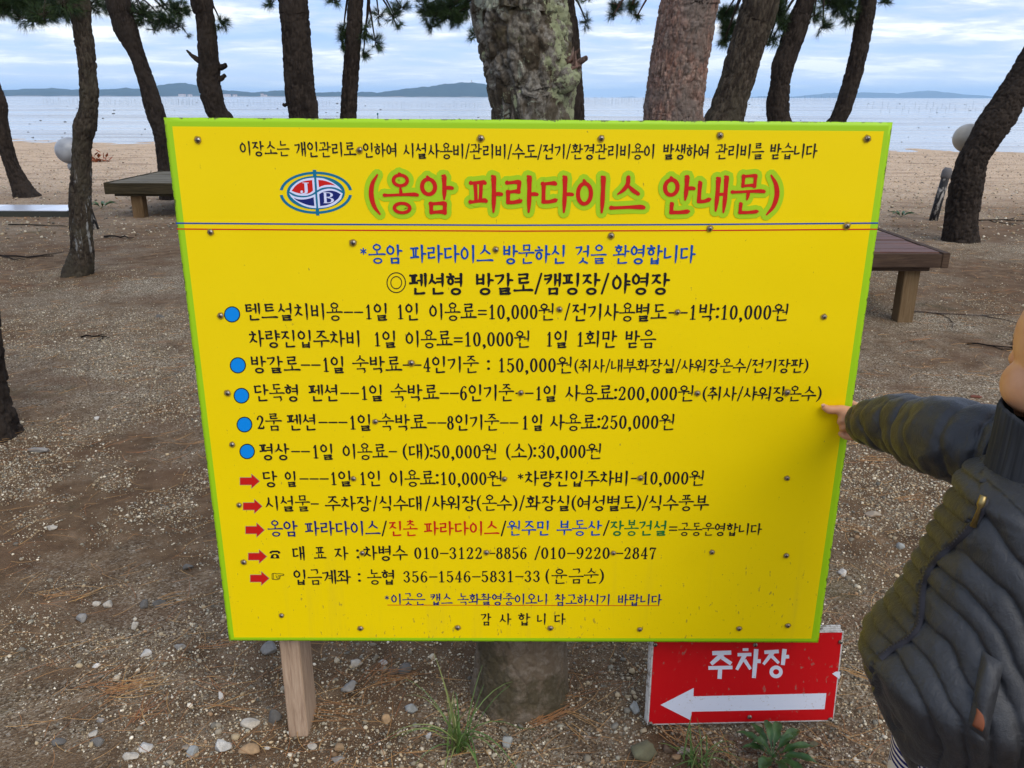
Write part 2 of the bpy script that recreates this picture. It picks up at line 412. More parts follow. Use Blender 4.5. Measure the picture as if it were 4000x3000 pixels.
rows = []
y = -14.0
while y < 48:
    rows.append(y)
    y += max(.0075, .0075 * abs(y) * .9) if y > .9 else (.05 if y > 0 else .6)
rows = np.array(rows)
s = np.linspace(-1, 1, 460); s = np.sign(s) * (np.abs(s) * .95 + (np.abs(s) ** 9) * 22)
wy = np.sqrt(rows ** 2 * .55 + 1.6)
XX = s[None, :] * wy[:, None]; YY = np.repeat(rows[:, None], len(s), 1)
V = np.stack([XX.ravel(), YY.ravel(), gz(XX.ravel(), YY.ravel()) + fbm(np.stack([XX.ravel(), YY.ravel(), YY.ravel() * 0], 1) * 42, 2, 31) * .0016], 1)
gme = npmesh('ground', V, grid_faces(len(rows), len(s)), True)
ground = link('ground', gme, M_GROUND); tag(ground, kind='structure')

mb = MB(); mb.add([(-14000, 18, SHORE_Z), (14000, 18, SHORE_Z), (14000, 16000, SHORE_Z), (-14000, 16000, SHORE_Z)], [(0, 1, 2, 3)])
mud = mb.build('mud_flat', M_MUD); tag(mud, kind='structure')

# ------------------------------------------------------------------ hills
def m_hill(g):
    c = g.coord('Object'); n = g.noise(c, scale=.012, detail=8, rough=.7)
    return {'Base Color': g.ramp(n, [(.35, (.016, .030, .026)), (.6, (.030, .048, .036))])}
M_HILL = material('wooded_hill', m_hill, 1, 0)
M_SHOREROCK = material('pale_shore', lambda g: {'Base Color': (.30, .25, .2)}, 1, 0)
def hill(prof, Y, depth, seed, name='hill'):
    prof = [(p, v) for p, v in prof]
    pxs = np.linspace(prof[0][0], prof[-1][0], 420)
    vv = np.interp(pxs, [p for p, _ in prof], [v for _, v in prof])
    V = []; nr = 25
    for j in range(nr):
        tt = j / (nr - 1); yy = Y + (tt - .5) * depth
        prof_t = math.sin(PI * tt) ** .8
        for i, (p, v) in enumerate(zip(pxs, vv)):
            top = P(p, v, Y); V.append((top.x, yy, (top.z + .12) * prof_t - .12 - (.5 if j in (0, nr - 1) else 0)))
    V = np.array(V); hgt = V[:, 2].copy()
    V[:, 2] += fbm(V * np.array([.02, .02, 0]), 4, seed) * np.clip(hgt, 0, 40) * .16
    V[:, 2] += fbm(V * np.array([.09, .09, 0]), 2, seed + 3) * np.clip(hgt, 0, 20) * .10
    me = npmesh(name, V, grid_faces(nr, 420), True)
    return tag(link(name, me, M_HILL), kind='structure')
a = .5877
hp = [(-700, 371), (-60, 371), (0, 353), (70, 352), (120, 352), (200, 345), (235, 352), (310, 353), (382, 348), (458, 351), (511, 345), (546, 351), (600, 350), (623, 349), (655, 335), (680, 330), (705, 326), (740, 331), (770, 339), (800, 346), (870, 355), (910, 354), (987, 366), (1022, 358), (1058, 361), (1093, 354), (1110, 360), (1228, 363), (1320, 360), (1390, 361), (1450, 360), (1480, 366), (1550, 352), (1590, 348), (1640, 344), (1717, 335), (1750, 329), (1790, 323), (1830, 325), (1850, 324), (1895, 331), (1960, 340), (2040, 352), (2120, 366), (2190, 379)]
hill(hp, 3900, 900, 5)
hp2 = [(2940, 384), (2950, 380), (2975, 377), (2993, 376), (3010, 378), (3112, 379), (3150, 375), (3196, 369), (3261, 363), (3290, 367), (3340, 364), (3376, 361), (3463, 364), (3520, 370), (3557, 361), (3622, 355), (3673, 361), (3738, 370), (3775, 370), (3803, 380), (3815, 385)]
hill(hp2, 8800, 1200, 15)
hill([(2260, 384), (2300, 382), (2320, 382), (2410, 384), (2430, 378), (2470, 377), (2500, 384)], 11800, 900, 25)
hill([(3860, 385), (3900, 382), (4000, 376), (4200, 370), (4500, 373), (4900, 385)], 9800, 900, 35)
# the pale strip of far shore under the hills, the mast and the low buildings
mb = MB()
N = 120
for j, (yy, z) in enumerate(((3440, -.15), (3452, 1.8), (3475, 2.6), (3520, 1.0))):
    for i in range(N):
        mb.v.append((P(-700 + (2100 + 700) * i / (N - 1), 376, 3440).x, yy + 8 * math.sin(i * .7), z * (1 + .5 * math.sin(i * 1.3) * math.sin(i * .37)) if z > 0 else z))
mb.f = [tuple(f) for f in grid_faces(4, N)]
tag(mb.build('far_shore', M_SHOREROCK), kind='structure')
M_WALLF = flat('pale_far_wall', (.62, .52, .46), .9); M_ROOFF = flat('far_roof', (.36, .16, .12), .9)
for i, (px, v, w, h, lab) in enumerate(((712, 366, 26, 6, 'wide pale building at the foot of the domed hill'), (742, 368, 14, 5, 'small pale building just right of the wide one below the domed hill'),
        (885, 362, 30, 6, 'long low pinkish building at the shore right of the forked trunk'), (918, 366, 14, 5, 'short pale building at the right end of the long low one'), (1024, 366, 8, 8, 'narrow white tower block on the far shore'), (1036, 369, 12, 4, 'low white shed beside the narrow tower block'))):
    Yb = 3425; c0 = P(px, 373, Yb); ww = W(px, v, w, Yb); hh = W(px, v, h, Yb) + 3
    b = empty('far_building', (c0.x, Yb, 0), lab, 'building', 'low buildings on the far shore')
    mb = MB(); mb.box(c0.x - ww / 2, c0.x + ww / 2, Yb - 6, Yb + 6, -.2, hh); mb.build('wall', M_WALLF, b)
    mb = MB(); mb.box(c0.x - ww / 2 - .6, c0.x + ww / 2 + .6, Yb - 6.6, Yb + 6.6, hh, hh + 1.2); mb.build('roof', M_ROOFF, b)
    mb = MB()
    nwin = max(2, int(ww / 5))
    for q in range(nwin):
        xx = c0.x - ww / 2 + (q + .5) * ww / nwin; mb.box(xx - 1, xx + 1, Yb - 6.1, Yb - 6.003, hh * .35, hh * .7)
    w_ = mb.build('window', flat('far_glass', (.12, .14, .17), .3), b); w_['kind'] = 'stuff'
t0 = P(1842, 326, 3890)
mast = empty('radio_mast', (t0.x, 3890, t0.z - 4), 'slender red and white mast on the wooded hill top left of the big trunk', 'mast')
mb = MB(); mb.tube([(t0.x, 3890, t0.z - 4), (t0.x, 3890, t0.z + 17)], [1.5, .5], 6); mb.build('pole', M_WALLF, mast)
mb = MB(); mb.box(t0.x - 3, t0.x + 3, 3888, 3892, t0.z + 9, t0.z + 11); mb.build('platform', M_ROOFF, mast)

# stakes and stones on the flats
M_STAKE = flat('dark_stake', (.05, .045, .04), .9)
mb = MB(); R2 = random.Random(5)
def stake_row(p0, p1, v0, v1, n, h):
    for i in range(n):
        t = (i + R2.uniform(-.3, .3)) / n; b = G(p0 + (p1 - p0) * t, v0 + (v1 - v0) * t, SHORE_Z)
        hh = h * R2.uniform(.6, 1.2); r = b.y * .00009
        mb.tube([(b.x, b.y, SHORE_Z - .1), (b.x + hh * R2.uniform(-.15, .15), b.y, SHORE_Z + hh)], r, 3)
stake_row(170, 780, 409, 408, 60, 1.1); stake_row(700, 1300, 408, 412, 45, 1.0); stake_row(2260, 2560, 406, 406, 40, 1.6)
stake_row(2700, 3280, 395, 393, 70, 2.2); stake_row(3280, 4000, 421, 424, 22, .9); stake_row(3440, 3960, 437, 438, 14, .6); stake_row(1500, 1900, 420, 421, 25, .8)
tag(mb.build('net_stakes', M_STAKE), kind='stuff')
mb = MB()
for i in range(260):
    px = R2.uniform(-200, 4200); v = 400 + 170 * R2.random() ** .8; b = G(px, v, SHORE_Z)
    sz = R2.uniform(.5, 1) * W(px, v, R2.choice((3, 4, 5, 8)), b.y)
    k = 7; ring = [(b.x + sz * math.cos(2 * PI * q / k) * R2.uniform(.6, 1.1), b.y + sz * 1.4 * math.sin(2 * PI * q / k), SHORE_Z - .01) for q in range(k)]
    top = [(b.x + (r[0] - b.x) * .5, b.y + (r[1] - b.y) * .5, SHORE_Z + sz * R2.uniform(.2, .5)) for r in ring]
    mb.add(ring + top, [(q, (q + 1) % k, k + (q + 1) % k, k + q) for q in range(k)] + [tuple(range(k, 2 * k))])
tag(mb.build('mud_lumps', flat('dark_lump', (.06, .06, .055), .8)), kind='stuff')
b = G(1476, 464, SHORE_Z); o = empty('marker_post', (b.x, b.y, SHORE_Z), 'tiny dark teal marker post out on the mud flat left of the big trunk', 'post')
mb = MB(); mb.tube([b - Vector((0, 0, .1)), b + Vector((.01, 0, .2)), b + Vector((0, 0, .30))], [.035, .03, .03], 8); mb.build('pole', flat('teal_paint', (.02, .09, .10), .8), o, True)
mb = MB(); mb.tube([b + Vector((0, 0, .29)), b + Vector((0, 0, .33)), b + Vector((0, 0, .40)), b + Vector((0, 0, .42))], [.05, .07, .06, .02], 8); mb.build('float', flat('teal_float', (.02, .12, .13), .7), o, True)

# ------------------------------------------------------------------ trees
def crspline(pts, n):
    pts = np.array(pts, float); m = len(pts)
    d = np.r_[0, np.cumsum(np.linalg.norm(np.diff(pts[:, :3], axis=0), axis=1))]
    t = np.linspace(0, d[-1], n); ext = np.vstack([2 * pts[0] - pts[1], pts, 2 * pts[-1] - pts[-2]])
    i = np.clip(np.searchsorted(d, t, 'right') - 1, 0, m - 2); u = ((t - d[i]) / (d[i + 1] - d[i] + 1e-9))[:, None]
    p0, p1, p2, p3 = ext[i], ext[i + 1], ext[i + 2], ext[i + 3]
    return .5 * ((2 * p1) + (-p0 + p2) * u + (2 * p0 - 5 * p1 + 4 * p2 - p3) * u ** 2 + (-p0 + 3 * p1 - 3 * p2 + p3) * u ** 3)

def bark_tube(name, pts, mat, parent, nr, nc, cell=(.035, .09), depth=.010, seed=0, flare=0.0, tmap=None, flaky=False, ridge=0.35):
    """pts: (x,y,z,r) up the trunk"""
    S = crspline(pts, nr)
    if tmap is not None:
        S = np.array([[np.interp(t, np.linspace(0, 1, nr), S[:, k]) for k in range(4)] for t in tmap]); nr = len(S)
    C, R = S[:, :3], np.maximum(S[:, 3], .004)
    T = np.gradient(C, axis=0); T /= np.linalg.norm(T, axis=1)[:, None] + 1e-9
    A = np.cross(T, np.array([0, 1.0, 0])); A /= np.linalg.norm(A, axis=1)[:, None] + 1e-9; B = np.cross(T, A)
    th = np.linspace(0, 2 * PI, nc, endpoint=False)
    N_ = A[:, None, :] * np.cos(th)[None, :, None] + B[:, None, :] * np.sin(th)[None, :, None]
    arc = np.r_[0, np.cumsum(np.linalg.norm(np.diff(C, axis=0), axis=1))]
    base = C[:, None, :] + N_ * R[:, None, None]
    q = np.stack([np.cos(th)[None, :] * R[:, None], np.sin(th)[None, :] * R[:, None], np.repeat(arc[:, None], nc, 1)], -1).reshape(-1, 3)
    wob = fbm(q * np.array([18, 18, 7.]), 3, seed + 50)
    wq = q / np.array([cell[0], cell[0], cell[1]]) + wob[:, None] * .55
    f1, f2, cid = worley(wq, seed)
    crack = sstep(0.02, .30, f2 - f1)
    fine = fbm(q * np.array([160, 160, 60.]), 3, seed + 20)
    mid = fbm(q * np.array([40, 40, 18.]), 3, seed + 30)
    disp = depth * (crack - .7) + depth * .55 * (cid - .5) * crack + depth * .4 * fine + depth * .5 * mid
    if flaky:
        w2 = q / np.array([cell[0] * .45, cell[0] * .45, cell[1] * .3]) + fine[:, None] * .4
        g1, g2, c2 = worley(w2, seed + 77)
        disp += depth * .6 * (sstep(.0, .25, g2 - g1) - .6) * (.3 + c2); cid = (cid * .5 + c2 * .5)
    disp *= (np.interp(C[:, 2], [0, .45, .75], [.35, .35, 1.0])[:, None] * np.ones(nc)).ravel() if flaky and name == 'trunk' and R[0] < .14 and C[0, 1] < 2 else 1.0
    disp += np.repeat(R, nc) * .07 * fbm(q * np.array([6, 6, 2.2]), 2, seed + 40)
    if flare > 0:
        fl = np.exp(-np.maximum(arc, 0) / .16)
        lob = 1 + .35 * np.cos(5 * th[None, :] + seed) * fl[:, None]
        disp = disp + (flare * fl[:, None] * lob * R[:, None]).ravel()
    Vv = (base + N_ * disp.reshape(nr, nc)[:, :, None]).reshape(-1, 3)
    Vv = np.vstack([Vv, C[:1], C[-1:]])
    Fq = grid_faces(nr, nc, True)
    me = npmesh(name, Vv, Fq, True)
    pattr(me, 'plate', np.r_[np.clip(cid * .8 + .1 + mid * .25, 0, 1), .5, .5])
    return link(name, me, mat, parent)

def tuft_block(centers, dirs, n_need, length, width, seed):
    """one flat numpy block of needle triangles: every tuft sprays needles round its twig direction"""
    r = np.random.default_rng(seed); k = len(centers); c = np.repeat(centers, n_need, 0); d = np.repeat(dirs, n_need, 0)
    rnd = r.normal(size=c.shape); rnd -= (rnd * d).sum(1)[:, None] * d; rnd /= np.linalg.norm(rnd, axis=1)[:, None] + 1e-9
    ang = np.radians(r.uniform(12, 72, len(c)))[:, None]
    nd = d * np.cos(ang) + rnd * np.sin(ang); L = (length * r.uniform(.7, 1.15, len(c)))[:, None]
    st = c + d * r.uniform(-.5, .25, len(c))[:, None] * length
    sd_ = np.cross(nd, r.normal(size=c.shape)); sd_ /= np.linalg.norm(sd_, axis=1)[:, None] + 1e-9
    tip = st + nd * L; tip[:, 2] -= L[:, 0] * .06
    V = np.stack([st + sd_ * width * .5, st - sd_ * width * .5, tip], 1).reshape(-1, 3)
    tone = np.repeat(np.clip(np.repeat(r.uniform(0, .75, k), n_need) + r.normal(0, .12, len(c)), 0, 1), 3)
    return V, tone

def cluster_tufts(center, rad, n, seed, droop=0.0, up=.5):
    r = np.random.default_rng(seed)
    p = r.normal(size=(n, 3)); p /= np.linalg.norm(p, axis=1)[:, None]; p *= r.uniform(.25, 1, n)[:, None] ** .6
    rad = np.array(rad); c = np.array(center) + p * rad
    d = p * 1.0 + np.array([0, 0, up - droop]) + r.normal(0, .25, (n, 3)); d /= np.linalg.norm(d, axis=1)[:, None]
    return c, d

def pine(name, label, px_pts, Y, mat, seed, nr=260, nc=56, height=6.5, clusters=(), base=None, lean=None, detail=dict(), stubs=(), nclus=16, crown_r=1.5, cat='tree', top_r=.45, topdense=1.0, sgroup='pine trees between the sign and the shore'):
    """px_pts: (px, v, width px) listed from top of frame to lowest visible point"""
    pts = []
    for (p, v, w) in px_pts[::-1]:
        c = P(p, v, Y); pts.append((c.x, c.y, c.z, W(p, v, w, Y) / 2))
    if base is not None:
        bz = gz1(base[0], base[1]) - .04
        if pts[0][2] > .1: pts.insert(0, (base[0], base[1], bz, base[2]))
        else: pts[0] = (pts[0][0], pts[0][1], bz, pts[0][3])
    else:
        z0 = gz1(pts[0][0], Y) - .04
        if pts[0][2] > z0: pts.insert(0, (pts[0][0] * 1.0 - (pts[1][0] - pts[0][0]) * .2, Y, z0, pts[0][3] * 1.06))
    root = empty(name, (pts[0][0], pts[0][1], gz1(pts[0][0], pts[0][1])), label, cat, sgroup)
    top = pts[-1]; pv = pts[-2]
    dx = (top[0] - pv[0]) / max(.05, top[2] - pv[2]) if lean is None else lean
    z = top[2]; x = top[0]; yv = top[1]; r0 = top[3]; R = random.Random(seed)
    seg = 7; dyl = R.uniform(-.10, .10)
    vis_top = len(pts)
    for i in range(1, seg + 1):
        z = top[2] + (height - top[2]) * i / seg; dxx = dx * (1 - i / seg * .8) + R.uniform(-.08, .08)
        x += dxx * (height - top[2]) / seg; yv += dyl * (height - top[2]) / seg
        pts.append((x, yv, z, r0 * (1 - (i / seg) * (1 - top_r * .5))))
    tot = np.r_[0, np.cumsum([np.linalg.norm(np.subtract(pts[i + 1][:3], pts[i][:3])) for i in range(len(pts) - 1)])]
    fr = tot[vis_top - 1] / tot[-1]; fr = min(.95, fr * 1.05)
    tmap = np.r_[np.linspace(0, fr, int(nr * .85), endpoint=False), np.linspace(fr, 1, int(nr * .25))]
    bark_tube('trunk', pts, mat, root, 400, nc, seed=seed, tmap=tmap, **detail)
    # branches and crown
    mbr = MB(); Vs = []; Ts = []
    trunk = np.array(pts)
    def on_trunk(zq):
        return Vector([np.interp(zq, trunk[:, 2], trunk[:, k]) for k in range(3)]), float(np.interp(zq, trunk[:, 2], trunk[:, 3]))
    def branch(p1, r1, start_z=None, sag=.1):
        if start_z is None: start_z = max(min(p1.z + R.uniform(.1, .5), height - .2), pts[0][2] + .4)
        s0, rr = on_trunk(start_z); mid = (s0 + p1) / 2 + Vector((R.uniform(-.1, .1), R.uniform(-.1, .1), -sag * (p1 - s0).length + R.uniform(0, .1)))
        cc = crspline([(*s0, 1), (*((s0 * .7 + mid * .3)), .8), (*mid, .6), (*((mid + p1) / 2 + Vector((0, 0, .03))), .45), (*p1, .25)], 12)
        mbr.tube([c[:3] for c in cc], [max(.003, r1 * c[3]) for c in cc], 6)
    for ci, (cpx, cv, rpx, rpy, n, yo, stz) in enumerate(clusters):
        c = P(cpx, cv, Y + yo); rr = (W(cpx, cv, rpx, Y), W(cpx, cv, rpx, Y) * .8, W(cpx, cv, rpy, Y))
        n = int(n * (1.7 if n >= 20 else 1.15))
        cc, dd = cluster_tufts(c, rr, n, seed * 31 + ci, droop=.25)
        V_, t_ = tuft_block(cc, dd, 60, .080, .0028, seed * 77 + ci); Vs.append(V_); Ts.append(t_ * .9)
        branch(c, .022, stz)
        for q in range(0, n):
            p = Vector(cc[q]); a_ = Vector(c) + (p - c) * .15
            mbr.tube([a_, (a_ + p) / 2 + Vector((R.uniform(-.02, .02), 0, R.uniform(-.02, .02))), p + Vector(dd[q]) * .03], [.006, .004, .002], 3, False)
    for ci in range(nclus):
        hz_ = height - (height * .34) * (ci / nclus) ** 1.3; an = R.uniform(0, 2 * PI); rd = crown_r * R.uniform(.15, 1) * (1.0 if ci > 2 else .3)
        s0, _ = on_trunk(min(hz_, height)); c = s0 + Vector((math.cos(an) * rd, math.sin(an) * rd, R.uniform(0, .4)))
        minz = H + c.y * .135 + .55 if c.y > 0.5 else 2.2
        if c.z < minz: c.z = minz
        cc, dd = cluster_tufts(c, (.55, .55, .22), int(26 * topdense), seed * 131 + ci, up=.8)
        V_, t_ = tuft_block(cc, dd, 26, .12, .008, seed * 177 + ci); Vs.append(V_); Ts.append(t_)
        branch(c, .03, min(c.z - .1, height - .1), .05)
    b = mbr.build('branch', mat, root, True)
    b.data.attributes.new('plate', 'FLOAT', 'POINT').data.foreach_set('value', np.full(len(b.data.vertices), .4, np.float32))
    b['kind'] = 'stuff'
    if Vs:
        V_ = np.vstack(Vs); me = npmesh('crown', V_, np.arange(len(V_)).reshape(-1, 3)); pattr(me, 'tone', np.concatenate(Ts))
        link('crown', me, M_NEEDLE, root)['kind'] = 'stuff'
    for (p0, v0, p1, v1, w0, w1) in stubs:
        A_ = P(p0, v0, Y); B_ = P(p1, v1, Y - .02); mdp = (A_ + B_) / 2 + Vector((0, 0, -.01))
        bt = bark_tube('stub', [(*A_, W(p0, v0, w0, Y) / 2), (*mdp, W(p0, v0, (w0 + w1) / 2, Y) / 2), (*B_, W(p0, v0, w1, Y) / 2)], mat, root, 24, 14, cell=(.02, .04), depth=.004, seed=seed + 9)
    return root

def cz(pts, ox=0, oy=0, sc=1.0): return [((x0 + x1) / 2 * sc + ox, y_ * sc + oy, (x1 - x0) * sc) for (y_, x0, x1) in pts]

D_ = dict(cell=(.024, .085), depth=.010, flare=.26)
pine('pine_tree', 'bare leaning trunk cut by the left edge, behind the white topped slab',
     cz([(430, -190, -80), (560, -120, -10), (700, -75, 42), (780, -50, 45), (880, -42, 62), (1000, 0, 90), (1100, 35, 125), (1200, 70, 178), (1290, 100, 228), (1318, 110, 245)], sc=a), 13.0, M_BARK, 101, clusters=(), base=None, detail=D_, nclus=14)
pine('pine_tree', 'slender wavy trunk with whitish resin streaks, its foot in full view left of the board',
     cz([(0, 448, 592), (100, 475, 597), (200, 488, 607), (300, 505, 622), (400, 522, 632), (500, 530, 640), (600, 533, 650), (700, 532, 650), (770, 520, 645), (850, 492, 635), (950, 487, 608), (1150, 478, 603), (1300, 463, 600), (1430, 472, 602), (1530, 475, 606), (1650, 482, 612), (1750, 460, 606), (1815, 440, 592)], sc=a), 7.15, M_BARKSTREAK, 102,
     clusters=((60, 10, 120, 40, 70, .2, 2.4), (190, 25, 90, 45, 60, .3, 2.4), (250, 40, 60, 40, 26, .3, 2.4), (120, 75, 80, 28, 20, .1, 2.3), (245, 15, 70, 40, 16, -.2, 2.4), (345, 20, 45, 34, 14, .2, 2.4), (10, 40, 60, 40, 14, .4, 2.4), (170, 60, 50, 30, 10, -.1, 2.4)), detail=dict(cell=(.022, .08), depth=.009, flare=.35), nr=420, nc=72)
pine('pine_tree', 'bow shaped dark trunk rising behind the grey platform at the board\'s top left corner',
     cz([(0, 705, 858), (100, 735, 880), (200, 765, 915), (350, 855, 958), (500, 908, 1012), (600, 935, 1048), (700, 958, 1078), (770, 980, 1100), (850, 1010, 1115), (950, 1032, 1122), (1100, 1050, 1132), (1170, 1054, 1140)], sc=a), 12.7, M_BARK, 103,
     clusters=((560, 60, 70, 40, 60, .1, 3.4), (640, 80, 60, 30, 50, 0, 3.4), (700, 40, 50, 36, 50, -.2, 3.4), (430, 20, 60, 36, 40, .4, 3.4), (520, 20, 50, 26, 16, .2, 3.4), (735, 138, 12, 12, 3, 0, 3.4), (700, 105, 40, 20, 9, 0, 3.4), (600, 115, 26, 14, 8, 0, 3.4), (640, 20, 70, 24, 18, 0, 3.5)), detail=D_, height=7.5)
pine('pine_tree', 'dark trunk with one dead upward spike and two sawn stubs',
     cz([(0, 1268, 1412), (100, 1300, 1420), (250, 1315, 1440), (400, 1325, 1452), (440, 1325, 1462), (520, 1315, 1456), (600, 1328, 1470), (700, 1355, 1492), (780, 1398, 1527), (900, 1440, 1580)], sc=a), 9.2, M_BARK, 104,
     clusters=((866, 92, 34, 26, 12, 0, 2.8),), stubs=((782, 238, 728, 196, 26, 7), (845, 262, 884, 254, 30, 18), (845, 312, 880, 294, 26, 15)), detail=D_)
pine('pine_tree', 'thick straight dark trunk with one small stub low on its left side',
     cz([(0, 1850, 2040), (100, 1858, 2050), (200, 1870, 2058), (400, 1880, 2078), (600, 1895, 2090), (700, 1908, 2105), (780, 1925, 2108), (900, 1940, 2125)], sc=a), 8.4, M_BARK, 105,
     clusters=((1055, 10, 24, 18, 7, 0, 2.8), (1310, 4, 26, 18, 8, 0, 2.8)), stubs=((1120, 408, 1104, 407, 14, 12),), detail=D_, nr=320, nc=72)
pine('pine_tree', 'thin near-black trunk with hanging needle sprays both sides, left of the big lichen trunk',
     cz([(0, 278, 372), (200, 262, 362), (350, 250, 350), (550, 235, 336), (700, 226, 328), (800, 220, 322), (900, 216, 322)], ox=1200, sc=a), 9.0, M_BARK, 106,
     clusters=((1340, 130, 16, 46, 16, 0, 2.9), (1335, 170, 14, 24, 8, 0, 2.9), (1430, 110, 34, 50, 14, 0, 2.9), (1465, 160, 30, 40, 12, 0, 2.9), (1420, 210, 26, 20, 8, 0, 2.9), (1480, 60, 34, 40, 8, .1, 2.9), (1540, 60, 36, 44, 12, 0, 2.9), (1570, 30, 46, 24, 12, 0, 2.9), (1555, 110, 10, 26, 4, 0, 2.9)), detail=D_)
# the big grey trunk right behind the sign
big = cz([(-40, 1080, 1707), (0, 1088, 1710), (150, 1115, 1724), (300, 1140, 1742), (420, 1165, 1756), (600, 1204, 1761), (800, 1222, 1766)], ox=1200, sc=a)
YB = 1.80
pts = [(P(p, v, YB).x, YB, P(p, v, YB).z, W(p, v, w, YB) / 2) for (p, v, w) in big[::-1]]
pts = [(P(2030, 2700, YB).x, YB, -.05, .118), (P(2030, 2700, YB).x + .003, YB, .10, .112), (P(2028, 2500, YB).x, YB, .35, .103), (P(2060, 1500, YB).x, YB, .8, .094)] + pts
pts += [(pts[-1][0] - .05, YB, 2.2, .12), (pts[-1][0] - .12, YB + .1, 3.0, .11), (pts[-1][0] - .1, YB + .2, 4.2, .08), (pts[-1][0] + .1, YB + .3, 5.6, .04)]
T7 = empty('big_tree', (pts[0][0], YB, 0), 'thick grey trunk covered in green lichen standing right behind the yellow sign', 'tree')
vis = np.r_[np.linspace(0, .32, 560, endpoint=False), np.linspace(.32, 1, 60)]
bark_tube('trunk', pts, M_BARKBIG, T7, 800, 300, cell=(.036, .055), depth=.0085, seed=7, flare=.16, tmap=vis, flaky=True)
A_ = P(2232, 275, YB - .04); B_ = P(2282, 196, YB - .06)
mb = MB()
for k in range(7):
    off = Vector((random.uniform(-.010, .010), random.uniform(-.01, .01), random.uniform(-.014, .014)))
    e = B_ + off * 1.3 + Vector((random.uniform(-.015, .008), 0, random.uniform(-.03, .012)))
    m_ = (A_ + B_) / 2 + off * 1.6 + Vector((0, 0, -.012)); mb.tube([A_ - Vector((.03, 0, .03)) + off, A_ + off * 1.4, m_, e], [.009, .007, .005, .001], 5)
sn = mb.build('broken_stub', M_BARKRED, T7, False)
sn.data.attributes.new('plate', 'FLOAT', 'POINT').data.foreach_set('value', np.random.default_rng(3).uniform(0, 1, len(sn.data.vertices)).astype(np.float32)); sn['kind'] = 'stuff'
bk = bark_tube('stub_collar', [(*(P(2170, 335, YB - .04)), .022), (*(P(2208, 310, YB - .05)), .026), (*(P(2236, 280, YB - .04)), .020), (*(P(2250, 255, YB - .045)), .008)], M_BARKBIG, T7, 50, 40, cell=(.02, .03), depth=.006, seed=17, flaky=True)
mbr = MB(); Vs = []; Ts = []
for ci in range(14):
    an = ci * 2.4; c = Vector((pts[-2][0] + math.cos(an) * 1.5 * random.random(), YB + .3 + math.sin(an) * 1.4 * random.random(), random.uniform(3.4, 6)))
    cc, dd = cluster_tufts(c, (.6, .6, .3), 22, 900 + ci, up=.8); V_, t_ = tuft_block(cc, dd, 26, .12, .008, 950 + ci); Vs.append(V_); Ts.append(t_)
    mbr.tube([(pts[-3][0], YB + .15, min(c.z - .3, 4.0)), c], [.03, .01], 6)
b = mbr.build('branch', M_BARKBIG, T7, True); b['kind'] = 'stuff'
b.data.attributes.new('plate', 'FLOAT', 'POINT')
V_ = np.vstack(Vs); me = npmesh('crown', V_, np.arange(len(V_)).reshape(-1, 3)); pattr(me, 'tone', np.concatenate(Ts)); link('crown', me, M_NEEDLE, T7)['kind'] = 'stuff'

pine('pine_tree', 'dark narrow trunk half hidden behind the right side of the big lichen trunk',
     [(2208, 0, 72), (2225, 120, 72), (2236, 235, 70), (2240, 320, 72), (2243, 420, 76), (2245, 470, 76), (2248, 560, 80)], 9.4, M_BARK, 108,
     clusters=((2290, 85, 22, 36, 7, 0, 2.9), (2290, 0, 26, 14, 5, 0, 2.9), (1850, 130, 20, 26, 9, 0, 2.9), (1760, 30, 60, 50, 60, 0, 3.0), (1700, 55, 60, 40, 44, 0, 3.0), (1660, 20, 40, 40, 18, 0, 3.0), (1780, 80, 40, 24, 18, 0, 3.0), (1820, 20, 30, 50, 20, 0, 3.0), (1690, 105, 26, 20, 8, 0, 3)), detail=D_, lean=-.05)
pine('pine_tree', 'stout trunk with scaly reddish bark, nearest of the trees right of the big lichen trunk',
     cz([(-30, 262, 565), (0, 258, 562), (100, 240, 545), (200, 225, 530), (350, 200, 503), (500, 180, 487), (600, 166, 478), (655, 162, 473), (760, 160, 472)], ox=2400, sc=.7233), 4.4, M_BARKRED, 109,
     clusters=((2410, 25, 30, 36, 14, 3.5, 3.0), (2470, 20, 34, 40, 16, 3.5, 3.0), (2395, 60, 16, 20, 5, 3.5, 3.0), (2490, 60, 14, 20, 5, 3.5, 3.0)), detail=dict(cell=(.024, .068), depth=.008, flare=.15, flaky=True), nr=620, nc=180, stubs=())
pine('pine_tree', 'brown leaning trunk with grey lichen specks, next to the scaly reddish one',
     cz([(0, 700, 892), (130, 662, 852), (270, 620, 800), (420, 580, 755), (520, 546, 722), (600, 518, 702), (655, 500, 690), (760, 470, 668)], ox=2400, sc=.7233), 6.4, M_BARK2, 110,
     clusters=((2830, 60, 34, 34, 20, 2.2, 3.0), (2850, 110, 36, 44, 30, 2.2, 3.0), (2830, 160, 28, 26, 14, 2.2, 3.0), (2870, 40, 30, 20, 14, 2.2, 3)), detail=dict(cell=(.021, .075), depth=.009, flare=.15), nr=460, nc=110)
pine('pine_tree', 'dark kinked trunk between the brown leaning one and the thin one further right',
     cz([(0, 985, 1082), (80, 950, 1062), (150, 922, 1042), (230, 898, 1012), (300, 872, 985), (370, 850, 962), (450, 845, 946), (560, 823, 940), (655, 828, 945), (760, 835, 955)], ox=2400, sc=.7233), 8.0, M_BARK, 111,
     clusters=((3030, 30, 40, 50, 34, 0, 3.0), (3050, 90, 26, 40, 18, 0, 3.0), (3180, 60, 40, 30, 16, 0, 3.0), (3215, 100, 30, 24, 9, 0, 3.0), (3150, 95, 20, 18, 6, 0, 3.0), (3020, 150, 26, 20, 8, 0, 3), (3000, 175, 14, 14, 4, 0, 3)), detail=D_, nr=340, nc=72)
